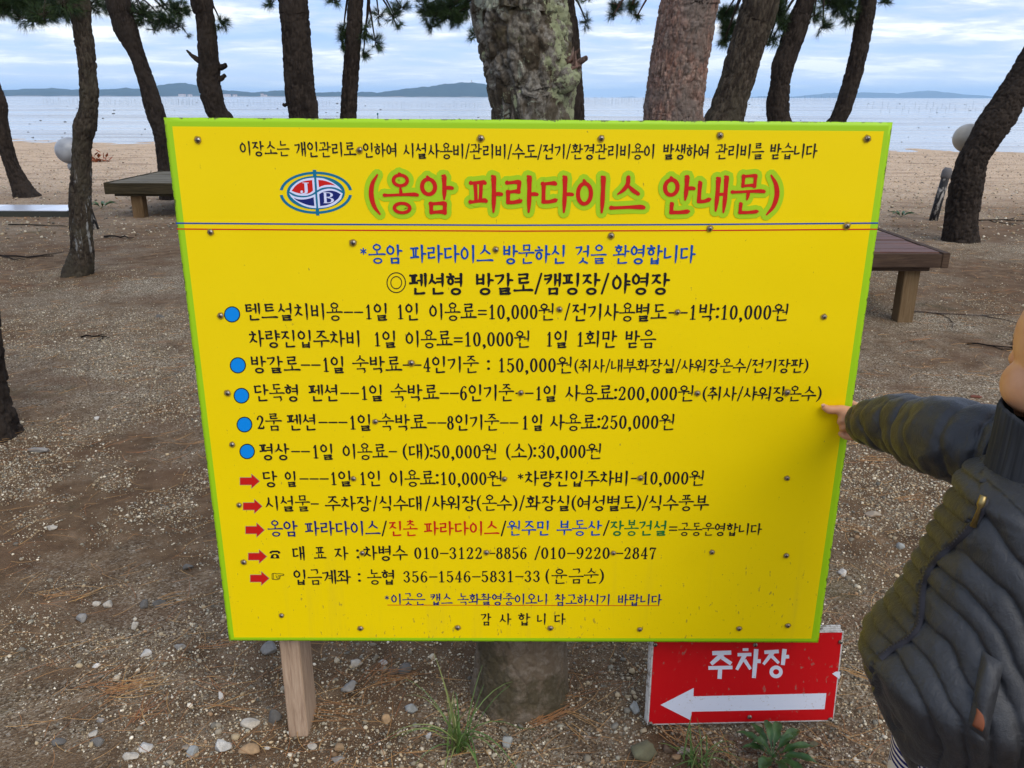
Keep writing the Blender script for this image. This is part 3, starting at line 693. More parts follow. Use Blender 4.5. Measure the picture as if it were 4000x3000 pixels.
pine('pine_tree', 'thin dark trunk leaning right above the sign\'s top right corner',
     cz([(0, 1320, 1416), (130, 1300, 1396), (250, 1280, 1372), (380, 1250, 1341), (480, 1224, 1312), (560, 1198, 1290), (655, 1160, 1250), (760, 1115, 1215)], ox=2400, sc=.7233), 9.0, M_BARK, 112,
     clusters=((3290, 20, 60, 36, 34, 0, 3.1), (3320, 70, 32, 24, 14, 0, 3.1), (3240, 10, 50, 26, 20, 0, 3.1), (3450, 8, 34, 12, 7, 0, 3.1), (3300, -30, 80, 40, 20, 0, 3.2)), detail=D_)
pine('pine_tree', 'isolated dark trunk leaning right in front of the cream globe lamp',
     cz([(100, 2330, 2520), (290, 2210, 2390), (430, 2128, 2292), (545, 2052, 2212), (620, 2000, 2172), (680, 1958, 2128), (820, 1886, 2032), (900, 1848, 2000), (1000, 1820, 1984), (1060, 1808, 1970), (1180, 1792, 1952), (1244, 1784, 1950), (1290, 1778, 1952)], ox=2400, sc=.7233), 9.05, M_BARK, 113,
     clusters=(), detail=dict(cell=(.03, .08), depth=.014, flare=.14), nr=420, nc=84, height=7.5)
pine('pine_tree', 'flared foot of a thick trunk poking in from the left edge',
     [(-190, 900, 200), (-130, 1200, 200), (-102, 1482, 215), (-92, 1600, 235), (-82, 1690, 270), (-76, 1729, 290)], 3.5, M_BARK, 114, clusters=(), detail=dict(cell=(.03, .08), depth=.012, flare=.10), nr=300, nc=90, height=6.5, lean=-.2)

# ------------------------------------------------------------------ sleeping deck platforms
def platform(name, label, X0, X1, Y0, Y1, ztop, fasc, npl, md, mf, ml, leg_x, legw, pale=(), seed=0, end=True):
    R = random.Random(seed)
    o = empty(name, (X0, Y0, 0), label, 'platform', 'low wooden sitting platforms')
    t = .028; gap = .006; w = (Y1 - Y0 - .05) / npl; endw = .05 if end else 0
    for i in range(npl):
        y0 = Y0 + .025 + i * w; dz = R.uniform(-.003, .003); mb = MB()
        mb.box(X0 + .05, X1 - endw - .003, y0 + gap / 2, y0 + w - gap / 2, ztop - t + dz, ztop + dz)
        p = mb.build('plank', M_DECKP if i in pale else md, o, bevel=.003)
        if i in pale: p['label'] = 'new pale plank'
    mb = MB(); mb.box(X0, X1 - endw, Y0 - .012, Y0 + .022, ztop - fasc, ztop - .004); mb.build('front_board', mf, o, bevel=.004)
    mb = MB(); mb.box(X0, X1 - endw, Y1 - .022, Y1 + .02, ztop - fasc, ztop - .004); mb.build('back_board', mf, o, bevel=.004)
    for xx in ((X0, X0 + .045), (X1 - .05, X1)):
        mb = MB(); mb.box(xx[0], xx[1], Y0 - .014, Y1 + .022, ztop - fasc - .002, ztop + .004); mb.build('end_board', mf, o, bevel=.004)
    mb = MB(); mb.box(X0 + .1, X1 - .1, Y0 + .03, Y1 - .03, ztop - fasc - .03, ztop - fasc); mb.build('under_frame', mf, o)
    for lx in leg_x:
        for ly in (Y0 + .08, Y1 - .08 - legw):
            mb = MB(); mb.box(lx, lx + legw, ly, ly + legw, gz1(lx, ly) - .05, ztop - fasc - .03); mb.build('leg', ml, o, bevel=.004)
pL = P(420, 735, 10.65)
platform('sitting_platform', 'grey weathered wooden platform left of the sign, one tan leg showing', -5.05, -2.9, 10.6, 12.35, .44, .135, 14, M_DECKL, M_FASL, M_LEGL, (-4.78, -3.2), .14, seed=1)
pr = P(3698, 990, 5.5)
platform('sitting_platform', 'red brown wooden platform right of the sign with one pale replacement plank', pr.x - 2.0, pr.x + .02, 5.5, 7.35, P(3600, 989, 5.5).z, .095, 14, M_DECKR, M_FASR, M_LEGR, (P(3556, 1100, 5.6).x - .055, pr.x - 1.8), .105, pale=(7, 8), seed=2)
c0 = G(-150, 849); c1 = G(272, 849)
mb = MB(); mb.box(c0.x, c1.x, c0.y, c0.y + .62, -.02, .075); slab = empty('low_slab', (c0.x, c0.y, 0), 'low dark box, its shiny top white with sky, at the left edge behind the wavy trunk', 'slab')
mb.build('base', flat('dark_edge', (.045, .045, .035), .8), slab, bevel=.01)
mb = MB(); mb.box(c0.x + .02, c1.x - .02, c0.y + .02, c0.y + .60, .0755, .087)
mb.build('top_sheet', material('sky_white_sheet', lambda g: {'Base Color': g.mix(g.ramp(g.noise(g.mapping(g.coord('Object'), scale=(1, .1, 1)), scale=1.1, detail=2), [(.52, 0.0), (.58, .8)]), (.80, .82, .88), (.42, .43, .46))}, .25, .5), slab, bevel=.004)  # the sky's white reflection is put into the sheet's colour

# ------------------------------------------------------------------ globe lamps and leaning posts
M_GLOBE1 = material('grey_globe', lambda g: {'Base Color': g.ramp(g.noise(g.coord('Object'), scale=6, detail=4), [(.35, (.24, .245, .25)), (.7, (.42, .42, .42))])}, .35, .4)
M_GLOBE2 = material('cream_globe', lambda g: {'Base Color': g.ramp(g.noise(g.coord('Object'), scale=6, detail=4), [(.35, (.34, .29, .21)), (.7, (.50, .45, .37))])}, .35, .4)
def m_peel(g):
    c = g.coord('Object'); n = g.noise(g.mapping(c, scale=(1, 1, .35)), scale=16, detail=6, rough=.7, dist=.5)
    return {'Base Color': g.ramp(n, [(.50, (.018, .017, .018)), (.56, (.36, .33, .29))])}
M_PEEL = material('peeling_black_paint', m_peel, .7, .3)
def sphere_mesh(c, r, sq=(1, 1, 1), n=32, m=20, R=None):
    V = [];
    for i in range(m + 1):
        t = PI * i / m
        for k in range(n):
            p = 2 * PI * k / n; V.append((c[0] + r * sq[0] * math.sin(t) * math.cos(p), c[1] + r * sq[1] * math.sin(t) * math.sin(p), c[2] + r * sq[2] * math.cos(t)))
    return np.array(V), grid_faces(m + 1, n, True)
def globe(label, px, v, rpx, Y, foot, mg, sq=1.0, neck=(0, 0)):
    c = P(px, v, Y); r = W(px, v, rpx, Y); f = Vector(foot)
    o = empty('globe_lamp', (f.x, f.y, 0), label, 'lamp', 'globe garden lamps')
    V_, F_ = sphere_mesh(c, r, (1, 1, sq)); link('globe', npmesh('globe', V_, F_, True), mg, o)
    nk = P(px + neck[0], v + neck[1], Y)
    mb = MB(); mb.tube([nk + Vector((0, 0, .03)), nk, nk - Vector((0, 0, .03)), nk - Vector((0, 0, .06))], [.05, .06, .06, .045], 16); mb.build('collar', mg, o, True)
    mb = MB(); mb.tube([nk - Vector((0, 0, .05)), nk + (f - nk) * .5, f - Vector((0, 0, .05))], [.038, .04, .055], 12); mb.build('pole', M_PEEL, o, True)
gl = G(372, 896)
globe('grey globe lamp half hidden by the wavy trunk, on a peeling black post', 272, 588, 53, gl.y, (gl.x, gl.y, 0), M_GLOBE1, .95, (14, 56))
gr = G(3800, 905)
globe('cream globe lamp half hidden by the leaning trunk at the right edge', 3784, 540, 58, 9.5, (P(3790, 900, 9.5).x, 9.5, 0), M_GLOBE2, .95, (-14, 56))
ft = G(3644, 861); tp = P(3694, 690, ft.y)
st = empty('lamp_stub', (ft.x, ft.y, 0), 'leaning black post with peeling paint and a grey cap, without any lamp', 'post')
mb = MB(); mb.tube([Vector((ft.x, ft.y, -.05)), (Vector((ft.x, ft.y, 0)) + tp) / 2, tp], [.052, .05, .046], 14); mb.build('pole', M_PEEL, st, True)
mb = MB(); dv = (tp - ft).normalized(); mb.tube([tp - dv * .02, tp - dv * .01, tp + dv * .07, tp + dv * .11], [.05, .06, .058, .035], 14); mb.build('cap', flat('grey_cap', (.14, .13, .125), .7), st, True)

# ------------------------------------------------------------------ lettering: a small brush-stroke Hangul and numeral engine
LJ = 'ㄱㄲㄴㄷㄸㄹㅁㅂㅃㅅㅆㅇㅈㅉㅊㅋㅌㅍㅎ'; VJ = 'ㅏㅐㅑㅒㅓㅔㅕㅖㅗㅘㅙㅚㅛㅜㅝㅞㅟㅠㅡㅢㅣ'
TJ = ['', 'ㄱ', 'ㄲ', 'ㄳ', 'ㄴ', 'ㄵ', 'ㄶ', 'ㄷ', 'ㄹ', 'ㄺ', 'ㄻ', 'ㄼ', 'ㄽ', 'ㄾ', 'ㄿ', 'ㅀ', 'ㅁ', 'ㅂ', 'ㅄ', 'ㅅ', 'ㅆ', 'ㅇ', 'ㅈ', 'ㅊ', 'ㅋ', 'ㅌ', 'ㅍ', 'ㅎ']
def hs(x0, y0, x1, y1): return [(x0, y0, .95), (x0 + (x1 - x0) * .12, y0 - .004, .72), (x0 + (x1 - x0) * .55, (y0 + y1) / 2 + .006, .74), (x0 + (x1 - x0) * .9, y1 + .004, 1.0), (x1, y1 - .012, .85)]
def vst(x, y0, y1, foot=.45): return [(x - .045, y0 + .005, .55), (x - .005, y0 - .015, 1.15), (x + .004, y0 + (y1 - y0) * .3, .92), (x, y0 + (y1 - y0) * .7, .95), (x - .012, y1, foot)]
def seg(*p): return [(x, y_, w) for x, y_, w in p]
def cons(j, b, kind):
    x0, y0, x1, y1 = b; w = x1 - x0; h = y1 - y0
    def q(*pts): return [(x0 + u * w, y0 + t * h, r) for (u, t, r) in pts]
    def hq(u0, t0, u1, t1): return hs(x0 + u0 * w, y0 + t0 * h, x0 + u1 * w, y0 + t1 * h)
    def vq(u, t0, t1, f=.9): return [(x0 + u * w - .02, y0 + t0 * h + .01, .6), (x0 + u * w, y0 + t0 * h - .01, 1.0), (x0 + u * w, y0 + (t0 + t1) / 2 * h, .85), (x0 + u * w, y0 + t1 * h, f)]
    def ring(cx, cy, rx, ry):
        return [(x0 + cx * w + rx * w * math.sin(a_), y0 + cy * h + ry * h * math.cos(a_), .8 + .12 * abs(math.sin(a_))) for a_ in np.linspace(0, 2 * PI, 22)]
    if j == 'ㄱ':
        e = (.30, .0) if kind == 'L' else (.80, .02)
        return [hq(.08, .86, .90, .90), q((.86, .92, 1.0), (.86, .70, .95), ((.86 + e[0]) / 2 + .10, .38, .85), (*e, .45))]
    if j == 'ㄴ': return [vq(.14, .95, .16), q((.13, .12, .9), (.5, .12, .78), (.9, .2, .95), (.98, .22, .5))]
    if j == 'ㄷ': return [hq(.10, .88, .88, .90), vq(.16, .90, .12), q((.15, .10, .9), (.5, .10, .78), (.9, .17, .95), (.98, .19, .5))]
    if j == 'ㄹ': return [hq(.10, .92, .84, .94), q((.84, .94, 1), (.83, .75, .85), (.80, .56, .8)), hq(.14, .52, .82, .54), vq(.16, .54, .10, .85), q((.15, .07, .9), (.5, .07, .78), (.9, .13, .95), (.98, .16, .5))]
    if j == 'ㅁ': return [vq(.15, .92, .05), hq(.12, .88, .88, .90), vq(.86, .95, .02), hq(.16, .09, .86, .10)]
    if j == 'ㅂ': return [vq(.15, 1.0, .04), vq(.85, 1.0, .02), hq(.15, .50, .85, .51), hq(.15, .08, .85, .09)]
    if j in 'ㅅㅈㅊ':
        out = []; top = 1.0
        if j == 'ㅊ': out.append(q((.40, 1.08, .7), (.52, 1.0, 1.05), (.58, .93, .7))); top = .80
        if j == 'ㅈ': top = .88
        if j in 'ㅈㅊ': out.append(hq(.12, top, .86, top + .02))
        sx_ = .62 if j != 'ㅅ' else .50
        if kind == 'L': out += [q((sx_, top, .9), (.50, top * .62, .95), (.30, top * .28, .85), (.02, .02, .35)), q((.46, top * .52, .5), (.68, top * .26, .9), (.96, .10, .8))]
        else: out += [q((sx_ - .02, top, .9), (.46, top * .62, .95), (.28, top * .3, .85), (.0, .04, .35)), q((.48, top * .55, .5), (.72, top * .28, .9), (1.0, .06, .8))]
        return out
    if j == 'ㅇ':
        o = [ring(.5, .46, .40, .44)]
        if kind != 'T': o.append(q((.44, 1.04, .6), (.5, .95, .9), (.52, .88, .6)))
        return o
    if j == 'ㅋ': return cons('ㄱ', b, kind) + [hq(.10, .50, .80, .54)]
    if j == 'ㅌ': return cons('ㄷ', b, kind) + [hq(.16, .50, .84, .51)]
    if j == 'ㅍ': return [hq(.06, .90, .92, .92), q((.32, .88, .9), (.35, .5, .8), (.36, .14, .8)), q((.68, .88, .9), (.66, .5, .8), (.62, .14, .8)), hq(.02, .08, .98, .14)]
    if j == 'ㅎ': return [q((.38, 1.08, .7), (.50, 1.02, 1.05), (.56, .95, .7)), hq(.04, .76, .94, .78), ring(.5, .29, .32, .30)]
    return [hq(0, .5, 1, .5)]
def syll(ch):
    c = ord(ch) - 0xAC00; L = LJ[c // 588]; V_ = VJ[(c % 588) // 28]; T = TJ[c % 28]; fin = T != ''
    out = []; vb = .36 if fin else .02
    vert = {'ㅏ': 'ㅏ', 'ㅐ': 'ㅐ', 'ㅑ': 'ㅑ', 'ㅓ': 'ㅓ', 'ㅔ': 'ㅔ', 'ㅕ': 'ㅕ', 'ㅖ': 'ㅖ', 'ㅣ': 'ㅣ', 'ㅘ': 'ㅏ', 'ㅙ': 'ㅐ', 'ㅚ': 'ㅣ', 'ㅝ': 'ㅓ', 'ㅞ': 'ㅔ', 'ㅟ': 'ㅣ', 'ㅢ': 'ㅣ'}.get(V_)
    hor = {'ㅗ': 'ㅗ', 'ㅛ': 'ㅛ', 'ㅜ': 'ㅜ', 'ㅠ': 'ㅠ', 'ㅡ': 'ㅡ', 'ㅘ': 'ㅗ', 'ㅙ': 'ㅗ', 'ㅚ': 'ㅗ', 'ㅝ': 'ㅜ', 'ㅞ': 'ㅜ', 'ㅟ': 'ㅜ', 'ㅢ': 'ㅡ'}.get(V_)
    if vert and not hor:
        x1 = .50 if vert in 'ㅏㅣㅑ' else .43
        out += cons(L, (.03, .48, x1, .94) if fin else (.02, .24, x1, .86), 'L')
    elif hor and not vert:
        out += cons(L, (.25, .71, .75, 1.03) if fin else ((.20, .50, .80, .97) if hor in 'ㅗㅛㅡ' else (.20, .52, .80, .98)), 'C')
    else:
        out += cons(L, (.08, .66, .52, .97) if fin else (.07, .50, .54, .92), 'C')
    if hor:
        xa, xb = (.02, .98) if not vert else (.0, .62); xm = (xa + xb) / 2
        if hor in 'ㅗㅛ':
            ly = .47 if fin else (.17 if not vert else .25); up_ = .65 if fin else (.42 if not vert else .44)
            if hor == 'ㅗ': out.append([(xm - .01, up_, .6), (xm, (up_ + ly) / 2, .85), (xm, ly, .8)])
            else: out += [[(xm - .13, up_, .6), (xm - .12, ly, .8)], [(xm + .13, up_, .6), (xm + .12, ly, .8)]]
        elif hor in 'ㅜㅠ':
            ly = .58 if fin else (.36 if not vert else .40); dn = .37 if fin else (.0 if not vert else .10)
            if hor == 'ㅜ': out.append([(xm, ly, .9), (xm + .005, (ly + dn) / 2, .9), (xm - .01, dn, .5)])
            else: out += [[(xm - .14, ly, .8), (xm - .17, dn, .5)], [(xm + .14, ly, .9), (xm + .14, dn, .5)]]
        else: ly = .47 if fin else .16
        out.append(hs(xa, ly - .01, xb, ly + .01 + (.02 if vert else 0)))
    if vert:
        m = .66 if fin else .50
        if vert == 'ㅏ': out += [vst(.72, .98, vb), [(.72, m, .7), (.86, m + .01, .85), (.95, m + .0, .75)]]
        if vert == 'ㅑ': out += [vst(.72, .98, vb), [(.72, m + .10, .7), (.86, m + .11, .8), (.94, m + .10, .7)], [(.72, m - .06, .7), (.86, m - .05, .8), (.95, m - .06, .7)]]
        if vert == 'ㅣ': out += [vst(.80, .98, vb)]
        if vert == 'ㅓ': out += [vst(.82, .98, vb), [(.52 if not hor else .60, m - .02, .6), (.66, m, .8), (.82, m, .7)] if not hor else [(.58, .20 if not fin else .50, .6), (.82, .21 if not fin else .51, .7)]]
        if vert == 'ㅕ': out += [vst(.82, .98, vb), [(.50, m + .09, .7), (.82, m + .10, .7)], [(.50, m - .08, .7), (.82, m - .07, .7)]]
        if vert == 'ㅐ': out += [vst(.62, .94, vb + .04), vst(.86, .98, vb), [(.62, m, .7), (.86, m + .01, .7)]]
        if vert == 'ㅔ': out += [vst(.68, .94, vb + .04), vst(.90, .98, vb), [(.46, m - .01, .6), (.68, m, .7)]]
        if vert == 'ㅖ': out += [vst(.68, .94, vb + .04), vst(.90, .98, vb), [(.44, m + .08, .6), (.68, m + .09, .7)], [(.44, m - .09, .6), (.68, m - .08, .7)]]
    if fin:
        out += cons(T, (.24, -.02, .80, .27), 'T') if T not in 'ㄴㄹ' else cons(T, (.22, -.02, .86, .27), 'T')
    if fin and hor: out = [[(a_, b_, c_ * .84) for a_, b_, c_ in q_] for q_ in out]
    return out, 1.0
def latin(ch):
    """returns strokes in a box (width wd, baseline .08, cap .88)"""
    def s_(pts, wd, y0=.06, y1=.90): return [(x * wd, y0 + t * (y1 - y0), r) for (x, t, r) in pts]
    w = .46
    if ch == '0': return [s_([(.5 + .36 * math.sin(a_), .5 + .47 * math.cos(a_), .55 + .55 * abs(math.sin(a_))) for a_ in np.linspace(0, 2 * PI, 24)], w)], w + .06
    if ch == '1': return [s_([(.22, .80, .45), (.5, .98, .8)], w), s_([(.5, .98, .9), (.5, .5, 1.0), (.5, .02, 1.0)], w), s_([(.18, .02, .45), (.82, .02, .45)], w)], w + .04
    if ch == '2': return [s_([(.14, .74, 1.0), (.26, .92, .6), (.5, .98, .7), (.76, .86, 1.0), (.76, .64, 1.0), (.5, .36, .7), (.14, .04, .6)], w), s_([(.14, .06, .9), (.6, .05, 1.0), (.84, .08, .9), (.88, .24, .4)], w)], w + .06
    if ch == '3': return [s_([(.14, .80, 1.0), (.30, .95, .6), (.55, .97, .7), (.76, .82, 1.0), (.66, .60, .8), (.40, .53, .45)], w), s_([(.40, .53, .45), (.70, .46, .8), (.82, .26, 1.1), (.66, .05, .8), (.38, .01, .6), (.12, .18, 1.0)], w)], w + .06
    if ch == '4': return [s_([(.62, .98, .5), (.35, .60, .5), (.08, .28, .6)], w), s_([(.08, .28, .6), (.5, .28, .6), (.94, .28, .6)], w), s_([(.66, .98, .9), (.66, .5, 1.0), (.66, .02, .9)], w), s_([(.42, .01, .4), (.88, .01, .4)], w)], w + .06
    if ch == '5': return [s_([(.22, .95, .8), (.5, .93, .9), (.82, .98, .5)], w), s_([(.22, .95, .5), (.19, .7, .5), (.18, .54, .6)], w), s_([(.18, .54, .5), (.45, .63, .6), (.76, .50, 1.0), (.84, .28, 1.1), (.66, .05, .8), (.38, .01, .6), (.12, .16, .9)], w)], w + .06
    if ch == '6': return [s_([(.84, .90, .8), (.62, .98, .5), (.32, .84, .7), (.16, .50, 1.1), (.18, .22, 1.0), (.42, .01, .6), (.70, .05, .7), (.86, .28, 1.1), (.74, .52, .8), (.48, .58, .5), (.20, .42, .5)], w)], w + .06
    if ch == '7': return [s_([(.12, .76, .5), (.16, .93, .9), (.5, .93, 1.0), (.88, .93, .8)], w), s_([(.88, .93, .5), (.62, .55, .7), (.46, .02, 1.1)], w)], w + .04
    if ch == '8': return [s_([(.5 + .28 * math.sin(a_), .75 + .22 * math.cos(a_), .5 + .5 * abs(math.sin(a_))) for a_ in np.linspace(0, 2 * PI, 18)], w), s_([(.5 + .36 * math.sin(a_), .27 + .26 * math.cos(a_), .5 + .55 * abs(math.sin(a_))) for a_ in np.linspace(0, 2 * PI, 18)], w)], w + .06
    if ch == '9': return [s_([(.16, .10, .8), (.38, .02, .5), (.68, .16, .7), (.84, .50, 1.1), (.82, .78, 1.0), (.58, .99, .6), (.30, .95, .7), (.14, .72, 1.1), (.26, .48, .8), (.52, .42, .5), (.80, .58, .5)], w)], w + .06
    if ch == ',': return [[(.10, .10, 1.5), (.14, .02, 1.1), (.07, -.10, .35)]], .26
    if ch == '.': return [[(.10, .06, 1.4), (.11, .06, 1.4)]], .24
    if ch == ':': return [[(.09, .22, 1.5), (.10, .22, 1.5)], [(.09, .70, 1.5), (.10, .70, 1.5)]], .20
    if ch == '-': return [[(.04, .46, .75), (.52, .46, .75)]], .57
    if ch == '=': return [[(.05, .56, .75), (.52, .56, .75)], [(.05, .34, .75), (.52, .34, .75)]], .57
    if ch == '/': return [[(.04, .0, .75), (.32, .98, .75)]], .38
    if ch == '(': return [[(.28, 1.0, .4), (.12, .76, .9), (.07, .46, 1.1), (.14, .16, .9), (.30, -.06, .4)]], .36
    if ch == ')': return [[(.06, 1.0, .4), (.22, .76, .9), (.28, .46, 1.1), (.21, .16, .9), (.04, -.06, .4)]], .36
    if ch == '*': return [[(.18 + .15 * math.sin(a_), .72 + .17 * math.cos(a_), .55), (.18 - .15 * math.sin(a_), .72 - .17 * math.cos(a_), .55)] for a_ in (0, PI / 3, 2 * PI / 3)], .38
    return [], .35
def glyphs(text):
    x = 0; out = []
    for ch in text:
        if ch == ' ': x += .42; continue
        st_, adv = syll(ch) if 0xAC00 <= ord(ch) <= 0xD7A3 else latin(ch)
        out.append([[(px + x, py, r) for (px, py, r) in s_] for s_ in st_]); x += adv + .045
    return out, x - .045
LETTER_Y = 1.5950          # front face of the yellow panel
LF = [0]
def stroke_mesh(mb, st_, tf, wd, yoff, grow=0.0, sub=5):
    if len(st_) < 2: return
    P_ = crspline([(a_, b_, 0, c_) for a_, b_, c_ in st_], max(6, (len(st_) - 1) * sub)) if len(st_) > 2 else np.array([(a_, b_, 0, c_) for a_, b_, c_ in st_], float)
    pts = []
    for a_, b_, _, r in P_:
        X, Z = tf(a_, b_); pts.append((X, Z, max(.2, r) * wd / 2 + grow))
    L = []; Rr = []; n = len(pts); dirs = []
    for i in range(n):
        p = pts[max(0, i - 1)]; q = pts[min(n - 1, i + 1)]; dx, dz = q[0] - p[0], q[1] - p[1]; l = math.hypot(dx, dz) or 1e-6; dirs.append((dx / l, dz / l))
    V_ = []; F_ = []; LF[0] += 1
    for (X, Z, r), (dx, dz) in zip(pts, dirs): V_ += [(X - dz * r, yoff, Z + dx * r), (X + dz * r, yoff, Z - dx * r)]
    for i in range(n - 1): F_.append((2 * i, 2 * i + 1, 2 * i + 3, 2 * i + 2))
    k = 5
    for end in (0, n - 1):
        X, Z, r = pts[end]; dx, dz = dirs[end]; sg = -1 if end == 0 else 1
        if r < wd * .12 and not grow: continue
        a0 = math.atan2(dx, -dz) if True else 0; fan = []
        for j in range(1, k):
            t = PI * j / k; cx_, sx_ = math.cos(t), math.sin(t)
            fan.append((X + (-dz * cx_ + dx * sg * sx_) * r, yoff, Z + (dx * cx_ + dz * sg * sx_) * r))
        b = len(V_); V_ += fan; lf, rt = 2 * end, 2 * end + 1
        F_.append(tuple([lf] + list(range(b, b + k - 1)) + [rt]))
    for f in F_:        # every facet a hair above the last, so that overlapping ones never share a plane
        LF[0] = (LF[0] + 1) % 90; e = LF[0] * 3.5e-6
        mb.add([(V_[i][0], V_[i][1] - e, V_[i][2]) for i in f], [tuple(range(len(f)))])
def lettering(name, segs, mat, parent, Y=LETTER_Y, weight=.120, lift=.0005, grow=0.0, step=.00007, space=None):
    """segs: (text, x0, x1, ycentre0, ycentre1, height) in view units (photo px / 1.8083), laid on the sign's plane"""
    K_ = 1.8083; gi = 0
    for (text, x0, x1, ya, yb, h) in segs:
        gl_, adv = glyphs(text)
        mb = MB(); A0 = P(x0 * K_, ya * K_, Y); A1 = P(x1 * K_, yb * K_, Y)
        top = P((x0 + x1) / 2 * K_, ((ya + yb) / 2 - h / 2) * K_, Y); bot = P((x0 + x1) / 2 * K_, ((ya + yb) / 2 + h / 2) * K_, Y)
        hh = top.z - bot.z
        def tf(u, t):
            f_ = u / adv; return (A0.x + (A1.x - A0.x) * f_, A0.z + (A1.z - A0.z) * f_ + (t - .5) * hh)
        for gly in gl_:
            for i, st_ in enumerate(gly): stroke_mesh(mb, st_, tf, hh * weight, Y - lift - step * ((i if not grow else gi) % (12 if not grow else 16)), grow); gi += 1
        mb.build(name, mat, parent)
def poly_on(mb, pts, Y, lift):
    K_ = 1.8083; V_ = [P(x * K_, y_ * K_, Y) - Vector((0, lift, 0)) for x, y_ in pts]; mb.add(V_, [tuple(range(len(V_)))])

# ------------------------------------------------------------------ the yellow board
K_ = 1.8083
BY = LETTER_Y
board = empty('notice_board', (0, 1.6, 0), 'large yellow notice board with a lime green border covered in Korean lettering, on wooden posts', 'sign')
OUT = [(353.5, 253.8), (1928.4, 264), (1767.4, 1388), (495, 1383.8)]
INN = [(372, 273), (1909.6, 283.4), (1752.7, 1379.5), (505.6, 1377)]
oc = [P(x * K_, y_ * K_, BY) for x, y_ in OUT]
bm = bmesh.new(); th_ = .004
nseg = 60
def edgepts(a_, b_, n): return [a_ + (b_ - a_) * (i / n) for i in range(n)]
outer = sum([edgepts(oc[i], oc[(i + 1) % 4], nseg) for i in range(4)], [])
ic = [P(x * K_, y_ * K_, BY) for x, y_ in INN]
inner = sum([edgepts(ic[i], ic[(i + 1) % 4], nseg) for i in range(4)], [])
n4 = len(outer); V_ = []; F_ = []; E_ = []
jr = random.Random(3)
outer = [p + Vector((jr.uniform(-.00025, .00025), 0, jr.uniform(-.00025, .00025))) for p in outer]
V_ += [tuple(p) for p in outer]; E_ += [1.0] * n4
V_ += [tuple(p * 1 + (q - p) * .5) for p, q in zip(outer, inner)]; E_ += [.15] * n4
V_ += [tuple(q) for q in inner]; E_ += [0.] * n4
V_ += [(p.x, p.y + th_, p.z) for p in outer]; E_ += [1.0] * n4
for i in range(n4):
    j = (i + 1) % n4; F_ += [(i, j, n4 + j, n4 + i), (n4 + i, n4 + j, 2 * n4 + j, 2 * n4 + i), (3 * n4 + i, 3 * n4 + j, j, i)]
me = npmesh('border_plate', V_, F_); pattr(me, 'edge', np.array(E_)); link('border_plate', me, M_GRN, board)
bk = bmesh.new(); vv_ = [bk.verts.new((p.x, p.y + th_, p.z)) for p in outer]; bk.faces.new(vv_[::-1]); me = bpy.data.meshes.new('back_plate'); bk.to_mesh(me); bk.free(); link('back_plate', me, M_PLATE, board)
mb = MB(); mb.add([tuple(p) for p in ic], [(3, 2, 1, 0)]); mb.build('yellow_face', M_YEL, board)
TXT = []
y1 = (320, 320)
L1 = [('이장소는', 518, 625, 320, 321, 31), ('개인관리로', 637, 769, 322, 323, 32), ('인하여', 784, 859, 324, 324, 31), ('시설사용비/관리비/수도/', 871, 1171, 325, 328, 32), ('전기/', 1173, 1233, 327, 327, 32), ('환경관리비용이', 1235, 1416, 327, 327, 32), ('발생하여', 1432, 1533, 327, 327, 32), ('관리비를', 1547, 1650, 327, 326.5, 32), ('받습니다', 1663, 1766, 326.5, 326, 32)]
lettering('lettering', L1, M_BLACK, board)
TT = [('(', 797, 823, 418, 418, 80), ('옹암', 829, 981, 418, 419, 80), ('파라다이스', 1014, 1393, 419, 421, 80), ('안내문', 1430, 1651, 420, 420, 80), (')', 1657, 1684, 419, 419, 80)]
lettering('title_glow', TT, M_GLOW, board, weight=.10, lift=.0003, grow=.0095, step=.00004)
lettering('title_lettering', TT, M_RED, board, weight=.128, lift=.0012)
lettering('lettering', [('*', 778, 794, 551, 551, 38), ('옹암', 797, 870, 548, 548, 39), ('파라다이스', 887, 1065, 548, 549, 39), ('방문하신', 1086, 1224, 549, 549, 39), ('것을', 1243, 1310, 549, 549, 38), ('환영합니다', 1326, 1503, 549, 549, 39)], M_BLUE, board, weight=.125)
lettering('lettering', [('펜션형', 885, 1003, 612.5, 612.5, 44), ('방갈로', 1027, 1151, 612.5, 612, 44), ('/', 1155, 1172, 612, 612, 44), ('캠핑장', 1175, 1297, 612, 612, 44), ('/', 1299, 1316, 612, 612, 44), ('야영장', 1322, 1447, 612, 612, 44)], M_BLACK, board, weight=.135)
lettering('lettering', [('텐트설치비용', 530, 740, 672.7, 673, 36), ('--', 743, 785, 673, 673, 36), ('1일', 789, 840, 673, 673, 36), ('1인', 858, 907, 673, 673, 36), ('이용료', 927, 1029, 673, 673, 36), ('=', 1032, 1052, 673, 673, 36), ('10,000원', 1055, 1200, 673, 673, 36), ('/', 1220, 1232, 673, 673, 36), ('전기사용별도', 1236, 1440, 674, 674, 37), ('--', 1444, 1486, 674, 674, 36), ('1박:', 1489, 1554, 674, 674, 36), ('10,000원', 1557, 1706, 674, 674, 36)], M_BLACK, board)
lettering('lettering', [('차량진입주차비', 538, 781, 731, 731.5, 36), ('1일', 808, 858, 732, 732, 35), ('이용료', 876, 977, 732, 732, 36), ('=', 980, 1000, 732, 732, 36), ('10,000원', 1003, 1147.6, 732, 732, 36), ('1일', 1180, 1228, 732, 732, 36), ('1회만', 1246, 1333.5, 732, 732, 36), ('받음', 1350, 1417, 732, 732, 36)], M_BLACK, board)
